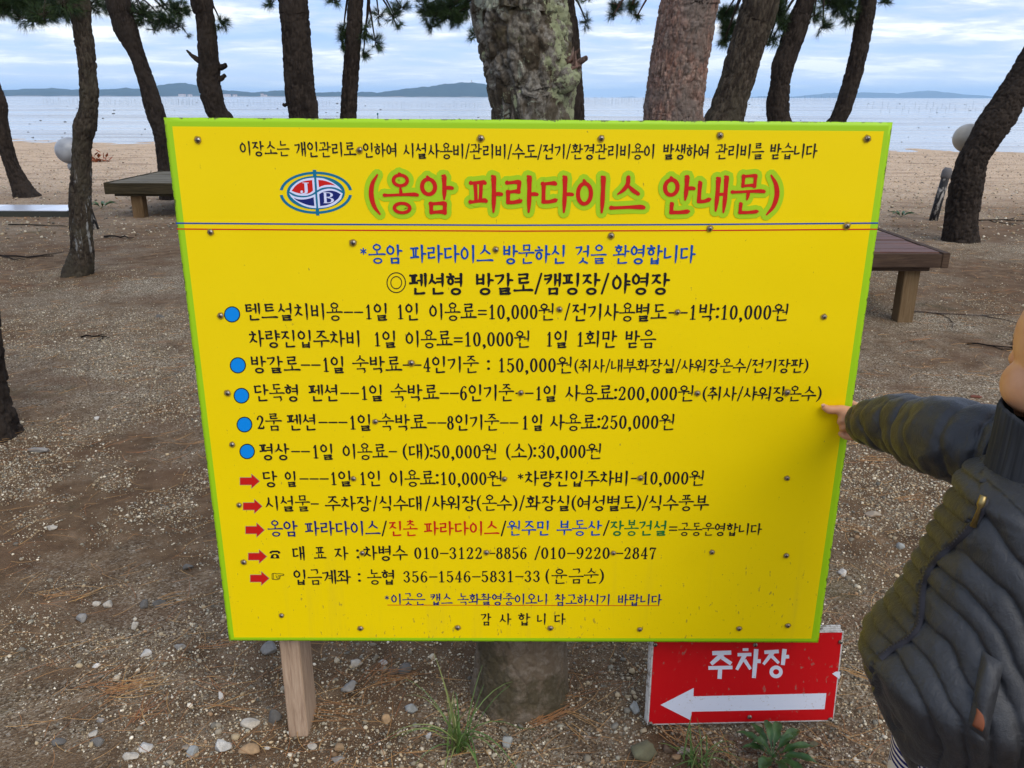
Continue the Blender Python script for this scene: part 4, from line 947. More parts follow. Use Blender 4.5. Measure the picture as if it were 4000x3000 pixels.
lettering('lettering', [('방갈로', 541.5, 648, 786.4, 787, 35), ('--', 650, 693, 787, 787, 35), ('1일', 697, 746, 787, 787, 35), ('숙박료', 762, 868, 787, 787, 35), ('--', 870, 911, 787, 787, 35), ('4인기준', 914.6, 1034, 787, 787, 35), (':', 1051, 1060, 787, 787, 33), ('150,000원', 1076, 1239, 788, 788, 35), ('(취사/내부화장실/샤워장온수/전기장판)', 1241, 1746.5, 790, 789.5, 29)], M_BLACK, board)
lettering('lettering', [('단독형', 549, 648, 848, 848, 35), ('펜션', 667.6, 732.6, 848, 848, 35), ('--', 735, 776, 848, 848, 34), ('1일', 780, 829, 848, 848, 34), ('숙박료', 845, 948, 848, 848, 35), ('--', 950, 992, 848, 848, 35), ('6인기준', 994, 1110, 848, 848, 35), ('--', 1113.5, 1153, 848, 848, 35), ('1일', 1157, 1204, 849, 849, 34), ('사용료:', 1221, 1333.5, 849, 849, 35), ('200,000원', 1336, 1501.5, 849, 849, 34), ('(취사/샤워장온수)', 1518, 1775, 850, 850, 31)], M_BLACK, board)
lettering('lettering', [('2룸', 555, 609, 911.5, 911.5, 34), ('펜션', 621, 685, 911.5, 911.5, 34), ('---', 688, 751, 911, 911, 34), ('1일', 755, 804, 912, 912, 34), ('숙박료', 818, 921, 912, 912, 34), ('--', 923, 965, 912, 912, 34), ('8인기준', 966, 1078, 912, 912, 34), ('--', 1080, 1120, 912, 912, 34), ('1', 1128, 1143, 912, 912, 34), ('일', 1149, 1174, 912, 912, 34), ('사용료:', 1188, 1297, 912, 912, 34), ('250,000원', 1299, 1460, 911, 911, 34)], M_BLACK, board)
lettering('lettering', [('평상', 561.7, 626, 975, 975, 34), ('--', 629, 670, 974, 974, 33), ('1일', 675, 722, 975, 975, 33), ('이용료', 740, 837, 975, 975, 33), ('-', 840, 858, 974, 974, 33), ('(대):', 870, 935, 975, 975, 33), ('50,000원', 936, 1076, 975, 975, 33), ('(소):', 1093, 1158.5, 975, 975, 33), ('30,000원', 1163, 1302, 975, 974, 33)], M_BLACK, board)
lettering('lettering', [('당', 567.5, 600, 1034, 1034, 33), ('일', 615.6, 642, 1034, 1034, 32), ('---', 647, 710.5, 1033, 1033, 32), ('1일', 714, 761, 1033, 1033, 32), ('1인', 777, 825, 1033, 1033, 32), ('이용료:', 841.5, 948, 1033, 1033, 33), ('10,000원', 951, 1087.5, 1033, 1033, 32), ('*', 1118, 1132, 1036, 1036, 32), ('차량진입주차비', 1134, 1359.5, 1033, 1033, 33), ('-', 1363, 1379, 1032, 1032, 32), ('10,000원', 1387, 1523.6, 1032, 1032, 32)], M_BLACK, board)
lettering('lettering', [('시설물-', 573, 689, 1087, 1087, 32), ('주차장', 703, 803, 1087, 1087, 32), ('/', 806, 816, 1087, 1087, 32), ('식수대', 819, 913, 1087, 1087, 32), ('/', 918, 930, 1087, 1087, 32), ('샤워장(온수)', 933, 1118, 1086, 1086, 32), ('/', 1122, 1134, 1086, 1086, 32), ('화장실(', 1137, 1246, 1086, 1086, 32), ('여성별도)', 1247, 1385.5, 1086, 1086, 32), ('/', 1387, 1400, 1086, 1086, 32), ('식수풍부', 1401, 1531, 1086, 1086, 32)], M_BLACK, board)
lettering('lettering', [('옹암', 579, 644, 1141, 1141, 32), ('파라다이스', 659.5, 821, 1141, 1141, 32)], M_NAVY, board)
lettering('lettering', [('/', 824, 837, 1141, 1141, 32), ('/', 1082, 1094, 1141, 1141, 32), ('/', 1303, 1317, 1140, 1140, 32), ('=', 1445, 1463.5, 1140, 1140, 31), ('공동운영합니다', 1466, 1646, 1143, 1143, 26)], M_BLACK, board)
lettering('lettering', [('진촌', 840.5, 902, 1141, 1141, 31), ('파라다이스', 917, 1078, 1141, 1141, 31)], M_RED, board)
lettering('lettering', [('원주민', 1097, 1189, 1140, 1140, 31), ('부동산', 1203.5, 1301, 1140, 1140, 31)], M_BLUE, board)
lettering('lettering', [('장봉건설', 1318, 1442, 1140, 1140, 31)], M_FOREST, board)
lettering('lettering', [('대', 632, 660, 1195, 1195, 31), ('표', 679, 704, 1195, 1195, 29), ('자', 722.6, 753, 1195, 1195, 30), (':', 769, 777, 1195, 1195, 30), ('차병수', 785, 880, 1194, 1194, 31), ('010-3122', 895, 1043.7, 1194, 1194, 29), ('-8856', 1053, 1139.5, 1194, 1194, 29), ('/010-9220', 1155, 1319, 1194, 1194, 29), ('-2847', 1328.6, 1418.6, 1194, 1194, 29)], M_BLACK, board)
lettering('lettering', [('입금계좌', 634, 758.6, 1246, 1246, 31), (':', 772, 781, 1246, 1246, 29), ('농협', 794, 855, 1246, 1246, 30), ('356-1546-5831-33', 871.4, 1168.7, 1245, 1244, 28), ('(', 1179, 1187, 1244, 1244, 30), ('윤', 1192, 1224.6, 1245, 1245, 30), ('금순)', 1229.5, 1305, 1244, 1244, 30)], M_BLACK, board)
lettering('lettering', [('*', 831, 842, 1296, 1296, 24), ('이곳은', 845, 918.5, 1294, 1294, 24), ('캡스', 930, 977, 1294, 1294, 24), ('녹화촬영중이오니', 989, 1184.6, 1294, 1294, 24), ('참고하시기', 1198.6, 1319.5, 1295, 1295, 24), ('바랍니다', 1334.5, 1430, 1295, 1295, 24)], M_NAVY, board)
lettering('lettering', [('감', 1039, 1061.5, 1337, 1337, 25), ('사', 1079, 1105, 1337, 1337, 25), ('합', 1119.4, 1146, 1337, 1337, 25), ('니', 1160, 1181, 1337, 1337, 25), ('다', 1197, 1222, 1337, 1337, 25)], M_BLACK, board)
def rule(pts, w, mat, name, lift=.0004):
    mb = MB()
    for (x0, ya), (x1, yb) in zip(pts[:-1], pts[1:]): poly_on(mb, [(x0, ya - w / 2), (x0, ya + w / 2), (x1, yb + w / 2), (x1, yb - w / 2)], BY, lift)
    mb.build(name, mat, board)
rule([(380.3, 482), (700, 484.5), (1106, 486.5), (1500, 485), (1897, 481.8)], 3.2, M_BLUE, 'blue_rule')
rule([(382, 494.5), (700, 497), (1106, 499.2), (1500, 498), (1895, 495)], 2.6, M_RED, 'red_rule')
rule([(837, 1306.8), (1106, 1307.4), (1424, 1308.2)], 1.3, M_RED, 'underline')
def ell(cx, cy, rx, ry, n=40, a0=0, a1=2 * PI): return [(cx + rx * math.cos(a0 + (a1 - a0) * i / n), cy + ry * math.sin(a0 + (a1 - a0) * i / n)) for i in range(n if abs(a1 - a0 - 2 * PI) < 1e-6 else n + 1)]
for (cx, cy, r) in ((501.5, 679, 17.5), (514, 789, 17.5), (521.7, 854.6, 17), (528.2, 917, 17), (534, 975, 16.7)):
    mb = MB(); poly_on(mb, ell(cx, cy, r, r), BY, .0004); d_ = mb.build('bullet_dot', M_BLACK, board)
    mb = MB(); poly_on(mb, ell(cx, cy, r - 2.2, r - 2.2), BY, .0006); mb.build('dot_fill', M_AZURE, d_)
def annulus(mb, cx, cy, r0, r1, lift, n=40, sx_=1.0, a0=0, a1=2 * PI, r0y=None, r1y=None):
    r0y = r0y or r0; r1y = r1y or r1
    for i in range(n):
        t0_, t1_ = a0 + (a1 - a0) * i / n, a0 + (a1 - a0) * (i + 1) / n
        poly_on(mb, [(cx + r0 * math.cos(t0_), cy + r0y * math.sin(t0_)), (cx + r1 * math.cos(t0_), cy + r1y * math.sin(t0_)), (cx + r1 * math.cos(t1_), cy + r1y * math.sin(t1_)), (cx + r0 * math.cos(t1_), cy + r0y * math.sin(t1_))], BY, lift)
mb = MB(); annulus(mb, 856, 610.5, 18.8, 21, .0004, r0y=20.3, r1y=22.5); annulus(mb, 856, 610.5, 10.8, 12.7, .0004, r0y=12, r1y=14.2); mb.build('double_circle', M_BLACK, board)
for (x0, x1, ya, yb) in ((518.8, 560.4, 1024.7, 1054), (525.6, 566, 1079, 1108), (530.8, 570.8, 1130, 1159.6), (536.7, 576, 1188, 1216), (541, 581, 1235, 1263.5)):
    w_, h_ = x1 - x0, yb - ya
    def arr(e): return [(x0 - e, ya + h_ * .24 - e), (x0 - e, ya + h_ * .76 + e), (x0 + w_ * .60 - e, ya + h_ * .76 + e), (x0 + w_ * .60 - e, yb + e * 2), (x1 + e * 1.6, ya + h_ * .5), (x0 + w_ * .60 - e, ya - e * 2), (x0 + w_ * .60 - e, ya + h_ * .24 - e)]
    mb = MB(); poly_on(mb, arr(.9), BY, .0003); a_ = mb.build('bullet_arrow', M_GREYL, board)
    mb = MB(); poly_on(mb, arr(0), BY, .0005); mb.build('arrow_fill', M_RED, a_)
# telephone and pointing-hand symbols
mb = MB()
poly_on(mb, [(584, 1206), (586, 1199), (590, 1196.5), (598, 1196.5), (602, 1199), (604, 1206)], BY, .0005)
poly_on(mb, [(582, 1195), (583, 1191.5), (588, 1189), (600, 1189), (605, 1191.5), (606, 1195), (601, 1195.6), (600, 1193), (588, 1193), (587, 1195.6)], BY, .00055)
ph = mb.build('telephone_symbol', M_BLACK, board); mb = MB(); poly_on(mb, ell(594, 1201.5, 3, 3, 16), BY, .0007); mb.build('dial', M_YEL, ph)
mb = MB()
hpth = [(588, 1239), (593, 1238), (598, 1239.5), (603, 1239), (613, 1240), (613.5, 1242.5), (604, 1243.5), (606, 1245.5), (604, 1247.5), (605, 1249.5), (602, 1251), (597, 1252), (592, 1251), (588, 1251), (588, 1239)]
for (p, q) in zip(hpth[:-1], hpth[1:]):
    dx, dz = q[0] - p[0], q[1] - p[1]; l = math.hypot(dx, dz); nx, nz = -dz / l * .65, dx / l * .65
    poly_on(mb, [(p[0] + nx, p[1] + nz), (q[0] + nx, q[1] + nz), (q[0] - nx, q[1] - nz), (p[0] - nx, p[1] - nz)], BY, .0005)
for (p, q) in (((600, 1243), (605, 1243.6)), ((598, 1246), (604, 1246)), ((598, 1249), (603, 1249)), ((591, 1239), (591, 1251)), ((596, 1242), (598, 1248))):
    dx, dz = q[0] - p[0], q[1] - p[1]; l = math.hypot(dx, dz); nx, nz = -dz / l * .5, dx / l * .5
    poly_on(mb, [(p[0] + nx, p[1] + nz), (q[0] + nx, q[1] + nz), (q[0] - nx, q[1] - nz), (p[0] - nx, p[1] - nz)], BY, .0006)
mb.build('pointing_hand_symbol', M_BLACK, board)
# emblem
def lg(pts): return [(580.65 + .1 * x, 353.9 + .1 * y_) for x, y_ in pts]
LC = lg([(1018, 620)])[0]
emb = MB()
annulus(emb, *LC, 72, 78.5, .0004, 40, 1, math.radians(187), math.radians(353), r0y=39.8, r1y=45.3); annulus(emb, *LC, 72, 78.5, .0004, 40, 1, math.radians(7), math.radians(173), r0y=40.5, r1y=46)
poly_on(emb, lg([(950, 128), (1026, 128), (1034, 285), (958, 285)]), BY, .00045); poly_on(emb, lg([(1010, 960), (1086, 960), (1095, 1117), (1022, 1117)]), BY, .00045)
poly_on(emb, ell(*LC, 62.8, 36.2, 48), BY, .0005)
EMB = emb.build('emblem', M_TEAL, board)
def smooth(pts, n=6):
    return [(p[0], p[1]) for p in crspline([(x, y_, 0, 0) for x, y_ in pts], n * len(pts))]
mb = MB()
TLw = lg(smooth([(448, 600), (500, 500), (640, 380), (800, 320), (980, 298)])) + lg(smooth([(1000, 600), (920, 655), (780, 690), (600, 670), (450, 600)]))
TRw = lg(smooth([(1028, 298), (1180, 315), (1350, 385), (1500, 485), (1588, 580)])) + lg(smooth([(1500, 535), (1400, 505), (1280, 500), (1150, 520), (1045, 572)]))
BLw = lg(smooth([(437, 632), (560, 700), (730, 725), (880, 705), (1005, 652)])) + lg(smooth([(1028, 957), (900, 945), (740, 895), (580, 800), (480, 710)]))
BRw = lg(smooth([(1045, 620), (1150, 565), (1300, 535), (1450, 560), (1598, 640)])) + lg(smooth([(1560, 760), (1430, 870), (1280, 930), (1070, 958)]))
for q in (TLw, TRw, BLw, BRw): poly_on(mb, q, BY, .0006)
mb.build('emblem_white', M_PALE, EMB)
mb = MB(); poly_on(mb, lg(smooth([(495, 580), (600, 455), (750, 378), (938, 348)])) + lg(smooth([(957, 580), (870, 635), (740, 647), (600, 622), (495, 582)])), BY, .0007)
poly_on(mb, lg(smooth([(1070, 345), (1200, 362), (1330, 405), (1445, 468)])) + lg(smooth([(1330, 452), (1200, 462), (1085, 505)])), BY, .0007); mb.build('emblem_red', M_RED, EMB)
mb = MB(); poly_on(mb, lg(smooth([(535, 730), (640, 765), (760, 768), (880, 748), (970, 718)])) + lg(smooth([(988, 910), (850, 890), (700, 835), (600, 785), (537, 732)])), BY, .0007)
poly_on(mb, lg(smooth([(1090, 655), (1180, 605), (1330, 578), (1450, 600), (1555, 655)])) + lg(smooth([(1500, 750), (1380, 840), (1250, 890), (1112, 912)])), BY, .0007); mb.build('emblem_navy', M_NAVY, EMB)
mb = MB()
poly_on(mb, lg([(725, 402), (865, 405), (862, 420), (725, 416)]), BY, .0009); poly_on(mb, lg([(768, 416), (832, 418), (845, 590), (780, 590)]), BY, .0009)
poly_on(mb, lg(smooth([(845, 585), (835, 625), (790, 645), (730, 642), (690, 620), (686, 590)])) + lg(smooth([(705, 572), (735, 580), (742, 600), (728, 622), (760, 628), (780, 610), (781, 585)])), BY, .00095)
mb.build('letter_j', M_PALE, EMB)
mb = MB(); poly_on(mb, lg([(1160, 612), (1240, 614), (1258, 848), (1172, 848), (1200, 835), (1190, 630)]), BY, .0009)
def bowl(cx, cy, rx, ry, w0, w1):
    for i in range(14):
        t0_, t1_ = -PI / 2 + PI * i / 14, -PI / 2 + PI * (i + 1) / 14
        f0, f1 = w0 + (w1 - w0) * math.cos(t0_) , w0 + (w1 - w0) * math.cos(t1_)
        poly_on(mb, lg([(cx + (rx - f0) * math.cos(t0_), cy + (ry - w0) * math.sin(t0_)), (cx + rx * math.cos(t0_), cy + ry * math.sin(t0_)), (cx + rx * math.cos(t1_), cy + ry * math.sin(t1_)), (cx + (rx - f1) * math.cos(t1_), cy + (ry - w0) * math.sin(t1_))]), BY, .00095)
bowl(1270, 671, 118, 57, 16, 56); bowl(1275, 787, 136, 61, 16, 60)
for (x0, x1, yy) in ((1235, 1275, 614), (1240, 1275, 712), (1245, 1280, 832)): poly_on(mb, lg([(x0, yy), (x1, yy), (x1, yy + 16), (x0, yy + 16)]), BY, .00093)
mb.build('letter_b', M_PALE, EMB)

# screws
SCR = [(428, 302.5), (777, 324), (1038.7, 298.8), (1298.4, 298.8), (1555, 292.4), (1873, 299.6), (455, 501), (763, 524), (1071, 539), (1320, 508.8), (1533, 493.8), (1829, 488),
       (477, 681.4), (888.6, 783.8), (492, 848.8), (1125, 848), (811, 910), (502, 959.6), (1208.6, 667.9), (1463, 674), (1779.8, 684), (1506, 849), (1700, 847.4),
       (763.8, 1033.5), (1089.5, 1034), (517, 1090.7), (783, 1194), (1050.8, 1192.7), (527, 1213.8), (608.5, 1329), (779, 1356.5), (988.7, 1355),
       (1383, 1032), (1699.8, 1032.5), (1325, 1194), (1537.6, 1192), (1698, 1199.5), (1189, 1356), (1382, 1358.8), (1596, 1357), (1701.4, 1350.6)]
def screw_mesh(r=.0048):
    bm = bmesh.new(); prof = [(0, -.0034), (.35, -.0033), (.7, -.0026), (.95, -.0012), (1.0, 0.0)]; n = 16; rows_ = []
    for (u, d_) in prof:
        rows_.append([bm.verts.new((u * r * math.cos(2 * PI * k / n), d_, u * r * math.sin(2 * PI * k / n))) for k in range(n)] if u else [bm.verts.new((0, d_, 0))])
    for k in range(n): bm.faces.new((rows_[0][0], rows_[1][(k + 1) % n], rows_[1][k]))
    for i in range(1, 4):
        for k in range(n): bm.faces.new((rows_[i][k], rows_[i][(k + 1) % n], rows_[i + 1][(k + 1) % n], rows_[i + 1][k]))
    m = bpy.data.meshes.new('screw'); bm.to_mesh(m); bm.free(); m.materials.append(M_SCREW)
    for p in m.polygons: p.use_smooth = True
    return m
def slot_mesh(r=.0048):
    b = MB(); b.box(-r * .6, r * .6, -.0038, -.0030, -r * .12, r * .12); b.box(-r * .12, r * .12, -.00375, -.00305, -r * .6, r * .6)
    m = bpy.data.meshes.new('screw_slot'); m.from_pydata(b.v, [], b.f); m.materials.append(flat('slot_dark', (.02, .018, .015), .8)); return m
def ring_mesh(r=.0058):
    b = MB(); n = 14; rr = random.Random(4)
    b.add([(r * rr.uniform(.95, 1.35) * math.cos(2 * PI * k / n), 0, r * rr.uniform(.95, 1.35) * math.sin(2 * PI * k / n)) for k in range(n)], [tuple(range(n))])
    m = bpy.data.meshes.new('rust_stain'); m.from_pydata(b.v, [], b.f); m.materials.append(M_RUSTRING); return m
SM, SL, SR = screw_mesh(), slot_mesh(), ring_mesh()
def put_screw(loc, parent, sc=1.0, ring_=True):
    s_ = bpy.data.objects.new('screw', SM); COL.objects.link(s_); s_.parent = parent; s_.location = Vector(loc) - parent.location; s_.scale = (sc, sc, sc)
    t_ = bpy.data.objects.new('screw_slot', SL); COL.objects.link(t_); t_.parent = s_; t_.rotation_euler = (0, random.uniform(0, 1.5), 0)
    if ring_: u_ = bpy.data.objects.new('rust_stain', SR); COL.objects.link(u_); u_.parent = s_; u_.location = (0, -.0003, 0); u_.rotation_euler = (0, random.uniform(0, 6), 0)
for (x, y_) in SCR:
    p = P(x * K_, y_ * K_, BY); put_screw((p.x, BY - .0013, p.z), board, random.uniform(.95, 1.15))
# posts and battens
def wedge_post(x0, x1, Y0, Y1, z0, z1, name):
    mb = MB(); mb.box(x0, x1, Y0, Y1, z0, z1); return mb.build(name, M_POST, board, bevel=.002)
xl0 = P(1090, 2510, BY + th_ + .025).x; xl1 = P(1168, 2510, BY + th_ + .025).x
PY = BY + th_ + .026
wedge_post(xl0, xl1, PY, PY + .095, -.06, 1.40, 'post')
xr0 = P(2950, 2510, PY + .02).x
wedge_post(xr0, xr0 + .05, PY + .10, PY + .15, -.06, 1.36, 'post')
for zc in (1.375, .90, .335):
    mb = MB(); mb.box(oc[0].x + .03, oc[1].x - .03, BY + th_ + .001, PY - .001, zc - .02, zc + .02); mb.build('batten', M_POSTB, board)

# ------------------------------------------------------------------ red parking sign
RY = PY + .022
rs = empty('arrow_sign', (P(2900, 2650, RY).x, RY, P(2900, 2650, RY).z), 'small red sign reading 주차장 with a white arrow pointing left, half tucked under the yellow board', 'sign')
def rp(x, v, Y=RY): return P(x, v, Y)
rc = [rp(2548, 2478), rp(3297, 2468), rp(3256, 2817), rp(2527, 2833)]
def plate(corners, th, name, mat, jit=0, parent=rs):
    f = [tuple(c) for c in corners]; b = [(c[0], c[1] + th, c[2]) for c in f]; mb = MB()
    mb.add(f + b, [(3, 2, 1, 0), (4, 5, 6, 7), (0, 1, 5, 4), (1, 2, 6, 5), (2, 3, 7, 6), (3, 0, 4, 7)]); return mb.build(name, mat, parent, bevel=.0006)
plate(rc, .003, 'front_plate', M_PLATE)
off = Vector((-.003, .0045, .002)); plate([c + off for c in rc], .003, 'plate', M_PLATE)
off = Vector((-.005, .009, .005)); plate([c + off for c in rc], .003, 'plate', M_PLATE)
off = Vector((-.004, .0125, .008)); plate([c + off for c in rc], .004, 'plate', M_PLATE)
ri = [rp(2556, 2480), rp(3290, 2470), rp(3252, 2811), rp(2534, 2827)]
mb = MB(); mb.add([c - Vector((0, .0006, 0)) for c in ri], [(3, 2, 1, 0)]); mb.build('red_face', M_REDS, rs)
def rpoly(mb, pts, lift): mb.add([rp(x, v) - Vector((0, lift, 0)) for x, v in pts], [tuple(range(len(pts)))])
def z7(pts): return [(2300 + .5877 * x, 2400 + .5877 * y_) for x, y_ in pts]
mb = MB(); rpoly(mb, z7([(476, 600), (697, 487), (695, 543), (1578, 522), (1566, 628), (683, 645), (678, 702)]), .0010); mb.build('arrow', M_WHITES, rs)
def bar(mb, p, q, w0, w1, lift):
    dx, dz = q[0] - p[0], q[1] - p[1]; l = math.hypot(dx, dz); nx, nz = -dz / l, dx / l
    rpoly(mb, z7([(p[0] + nx * w0, p[1] + nz * w0), (q[0] + nx * w1, q[1] + nz * w1), (q[0] - nx * w1, q[1] - nz * w1), (p[0] - nx * w0, p[1] - nz * w0)]), lift)
mb = MB()
bar(mb, (820, 256), (946, 252), 14, 14, .0010); bar(mb, (888, 262), (812, 328), 16, 13, .0011); bar(mb, (878, 280), (946, 326), 13, 13, .0012); bar(mb, (794, 354), (954, 350), 12, 12, .0013); bar(mb, (872, 356), (868, 426), 14, 14, .0014)
bar(mb, (1000, 244), (1074, 240), 0.1, 0.1, .001)
bar(mb, (1022, 232), (1060, 232), 9, 9, .0010); bar(mb, (988, 266), (1080, 264), 11, 11, .0011); bar(mb, (1036, 268), (982, 366), 15, 10, .0012); bar(mb, (1034, 300), (1074, 362), 12, 10, .0013); bar(mb, (1112, 228), (1096, 420), 15, 13, .0014); bar(mb, (1104, 308), (1142, 308), 13, 13, .0015)
bar(mb, (1166, 250), (1262, 244), 12, 12, .0010); bar(mb, (1222, 250), (1160, 330), 14, 9, .0011); bar(mb, (1212, 272), (1262, 322), 12, 9, .0012); bar(mb, (1300, 228), (1288, 334), 15, 13, .0013); bar(mb, (1292, 280), (1330, 278), 12, 12, .0014)
for i in range(24):
    t0_, t1_ = 2 * PI * i / 24, 2 * PI * (i + 1) / 24; cx, cy = 1244, 380
    rpoly(mb, z7([(cx + 20 * math.cos(t0_), cy + 18 * math.sin(t0_)), (cx + 44 * math.cos(t0_), cy + 42 * math.sin(t0_)), (cx + 44 * math.cos(t1_), cy + 42 * math.sin(t1_)), (cx + 20 * math.cos(t1_), cy + 18 * math.sin(t1_))]), .0010)
mb.build('lettering', M_WHITES, rs)
mb = MB(); rpoly(mb, z7([(1616, 392), (1640, 378), (1671, 378), (1664, 428)]), .0012); mb.build('peeled_chip', M_WHITES, rs)
for (x, y_) in ((440, 198), (1672, 180), (1105, 200), (1067, 678), (408, 722), (1603, 694)):
    c = rp(*z7([(x, y_)])[0]); put_screw((c.x, RY - .0016, c.z), rs, 1.15, False)

# ------------------------------------------------------------------ stones
def ico(sub):
    bm = bmesh.new(); bmesh.ops.create_icosphere(bm, subdivisions=sub, radius=1); V_ = np.array([v.co[:] for v in bm.verts]); F_ = np.array([[v.index for v in f.verts] for f in bm.faces]); bm.free(); return V_, F_
I3 = ico(3); I1 = ico(1)
CREAM, WHITE, GREY, SLATE, TAN, OCHRE, BROWN, MOSSY, BLUEG, PINK = (.50, .44, .35), (.60, .56, .49), (.27, .25, .22), (.13, .12, .105), (.32, .26, .19), (.36, .23, .12), (.13, .085, .055), (.16, .15, .085), (.33, .33, .30), (.36, .28, .24)
ST = [(1061, 2540, 62, 46, GREY, 'bluish grey boulder-shaped stone touching the left sign post just below the board'), (1390, 2601, 42, 36, CREAM, 'pale rough stone under the board midway between post and big trunk'),
      (1499, 2594, 26, 22, WHITE, 'small whitish stone sitting above a tan one under the board'), (1499, 2624, 34, 22, TAN, 'tan stone directly below the small whitish one'), (1534, 2632, 38, 32, BROWN, 'round dark brown stone right of the tan one under the board'),
      (1578, 2617, 48, 40, SLATE, 'flat dark slate chip beside the round brown stone'), (1367, 2690, 56, 48, GREY, 'grey lumpy stone between the sign post and the grass tuft'), (1075, 2796, 48, 76, SLATE, 'upright dark slate stone leaning at the left foot of the sign post'),
      (983, 2830, 66, 32, CREAM, 'flat cream stone left of the upright slate'), (869, 2919, 62, 58, WHITE, 'big light grey stone near the bottom edge left of the sign post'), (978, 2934, 66, 40, OCHRE, 'ochre brown stone right of the big light grey one'),
      (1221, 2917, 36, 24, CREAM, 'small cream stone right of the foot of the sign post'), (1324, 2925, 40, 30, OCHRE, 'orange tinted stone at the bottom between post and grass'), (1320, 2970, 46, 30, GREY, 'grey stone at the bottom edge under the orange tinted one'),
      (1044, 2926, 22, 14, WHITE, 'tiny white chip just right of the ochre stone'), (1509, 2815, 32, 46, OCHRE, 'orange tan pebble standing on end left of the grass tuft'), (1611, 2776, 56, 34, BLUEG, 'blue grey flat stone touching the grass tuft'),
      (1675, 2875, 26, 34, WHITE, 'small white stone among the left grass blades'), (1982, 2903, 44, 54, BLUEG, 'pale blue stone below the foot of the big trunk'), (2477, 2768, 48, 46, BLUEG, 'pale greenish stone just left of the red arrow sign'),
      (2517, 2945, 108, 76, MOSSY, 'largest mossy stone below the left end of the red sign'), (2669, 2940, 60, 38, PINK, 'pinkish angular stone right of the mossy one'), (2606, 2935, 36, 34, BROWN, 'brown stone between the mossy and the pinkish ones'),
      (2638, 2966, 34, 22, OCHRE, 'small rusty stone below the pinkish one'), (3173, 2917, 34, 24, MOSSY, 'olive pebble alone on bare soil right of the weed'), (2353, 2985, 20, 22, OCHRE, 'ochre pebble at the bottom edge left of the mossy stone'),
      (423, 2356, 34, 26, CREAM, 'round pale stone, right one of a pale pair on the gravel at left'), (379, 2356, 28, 20, CREAM, 'pale stone, left one of a pale pair on the gravel at left'), (321, 2412, 40, 34, GREY, 'pointed grey stone below the pale pair at left'),
      (563, 2360, 36, 30, SLATE, 'dark slate stone next to a long slate shard at left'), (614, 2356, 56, 30, SLATE, 'long dark slate shard at left'), (530, 2438, 28, 46, CREAM, 'tall pale stone below the long slate shard'),
      (570, 2554, 40, 28, WHITE, 'white flecked stone in the middle of the bare soil at left'), (705, 2526, 36, 30, GREY, 'grey stone with a green blade lying against it, left of the board'), (379, 2606, 34, 20, WHITE, 'flat white chip left of the white flecked stone'),
      (393, 2816, 24, 22, GREY, 'small greenish grey stone beside the crossed pine needles'), (367, 2873, 34, 28, CREAM, 'pale stone on top of a dark one near the bottom left'), (388, 2900, 60, 34, SLATE, 'dark stone under the pale one near the bottom left'),
      (570, 2923, 46, 38, WHITE, 'white and green stone near the bottom left'), (520, 2958, 62, 32, CREAM, 'cream oval stone at the bottom edge left of the middle'), (235, 2905, 46, 30, SLATE, 'dark slate stone in the bottom left corner area'),
      (755, 2943, 46, 42, BLUEG, 'light blue grey stone at the bottom between two tan ones'), (733, 2924, 34, 28, TAN, 'tan stone behind the light blue grey one'), (865, 2723, 24, 32, WHITE, 'pale pebble on end left of the sign post'),
      (152, 1757, 90, 22, GREY, 'long flat grey slab by the root at the left edge'), (202, 2058, 44, 22, CREAM, 'pale flat stone on the gravel at the far left'), (624, 1231, 30, 16, SLATE, 'single dark stone on open soil left of the board'),
      (740, 2214, 36, 26, SLATE, 'dark round stone close to the board\'s left edge'), (3810, 1546, 40, 16, (.16, .05, .03), 'red brown flat stone behind the child\'s sleeve'), (3409, 2008, 60, 26, TAN, 'pale flat stone below the child\'s sleeve'),
      (3289, 2234, 32, 30, WHITE, 'white stone right of the board low down'), (3518, 2131, 28, 30, BLUEG, 'bluish stone against the child\'s jacket'), (377, 1632, 22, 18, WHITE, 'white pebble left of the board above the flat slab')]
for i, (px, v, wpx, hpx, c, lab) in enumerate(ST):
    g0 = G(px, v + hpx * .3); r = np.random.default_rng(500 + i); w_ = W(px, v, wpx, g0.y) / 2; h_ = W(px, v, hpx, g0.y) / 2
    V_ = I3[0].copy(); cut = 1.0 + .0 * V_[:, 0]
    for q in range(11):
        n_ = r.normal(size=3); n_ /= np.linalg.norm(n_); d_ = V_ @ n_; lim = r.uniform(.45, .82); V_ -= np.maximum(0, d_ - lim)[:, None] * n_
    V_ += V_ * (fbm(V_ * 2.2 + i * 5, 4, i) * .20)[:, None]
    V_ *= np.array([w_ * 1.3, min(w_, h_ * 1.3) * 1.2, h_ * 1.2]); an = r.uniform(-.3, .3); ca, sa = math.cos(an), math.sin(an)
    V_ = np.stack([V_[:, 0] * ca - V_[:, 2] * sa * .4, V_[:, 1], V_[:, 0] * sa * .4 + V_[:, 2] * ca], 1)
    zb = gz1(g0.x, g0.y); zc_ = zb + h_ * .42
    V_ += np.array([g0.x, g0.y, zc_]); me = npmesh('stone', V_, I3[1], False)
    col_ = np.array(c)[None, :] * (1 + .35 * fbm(V_ * 60, 3, i)[:, None]) ; pattr(me, 'col', np.clip(col_, .01, .9))
    me.materials.append(M_STONE); me.transform(Matrix.Translation((-g0.x, -g0.y, -zb)))
    o = bpy.data.objects.new('stone', me); COL.objects.link(o); o.location = (g0.x, g0.y, zb); tag(o, lab, 'stone', 'loose stones on the ground')

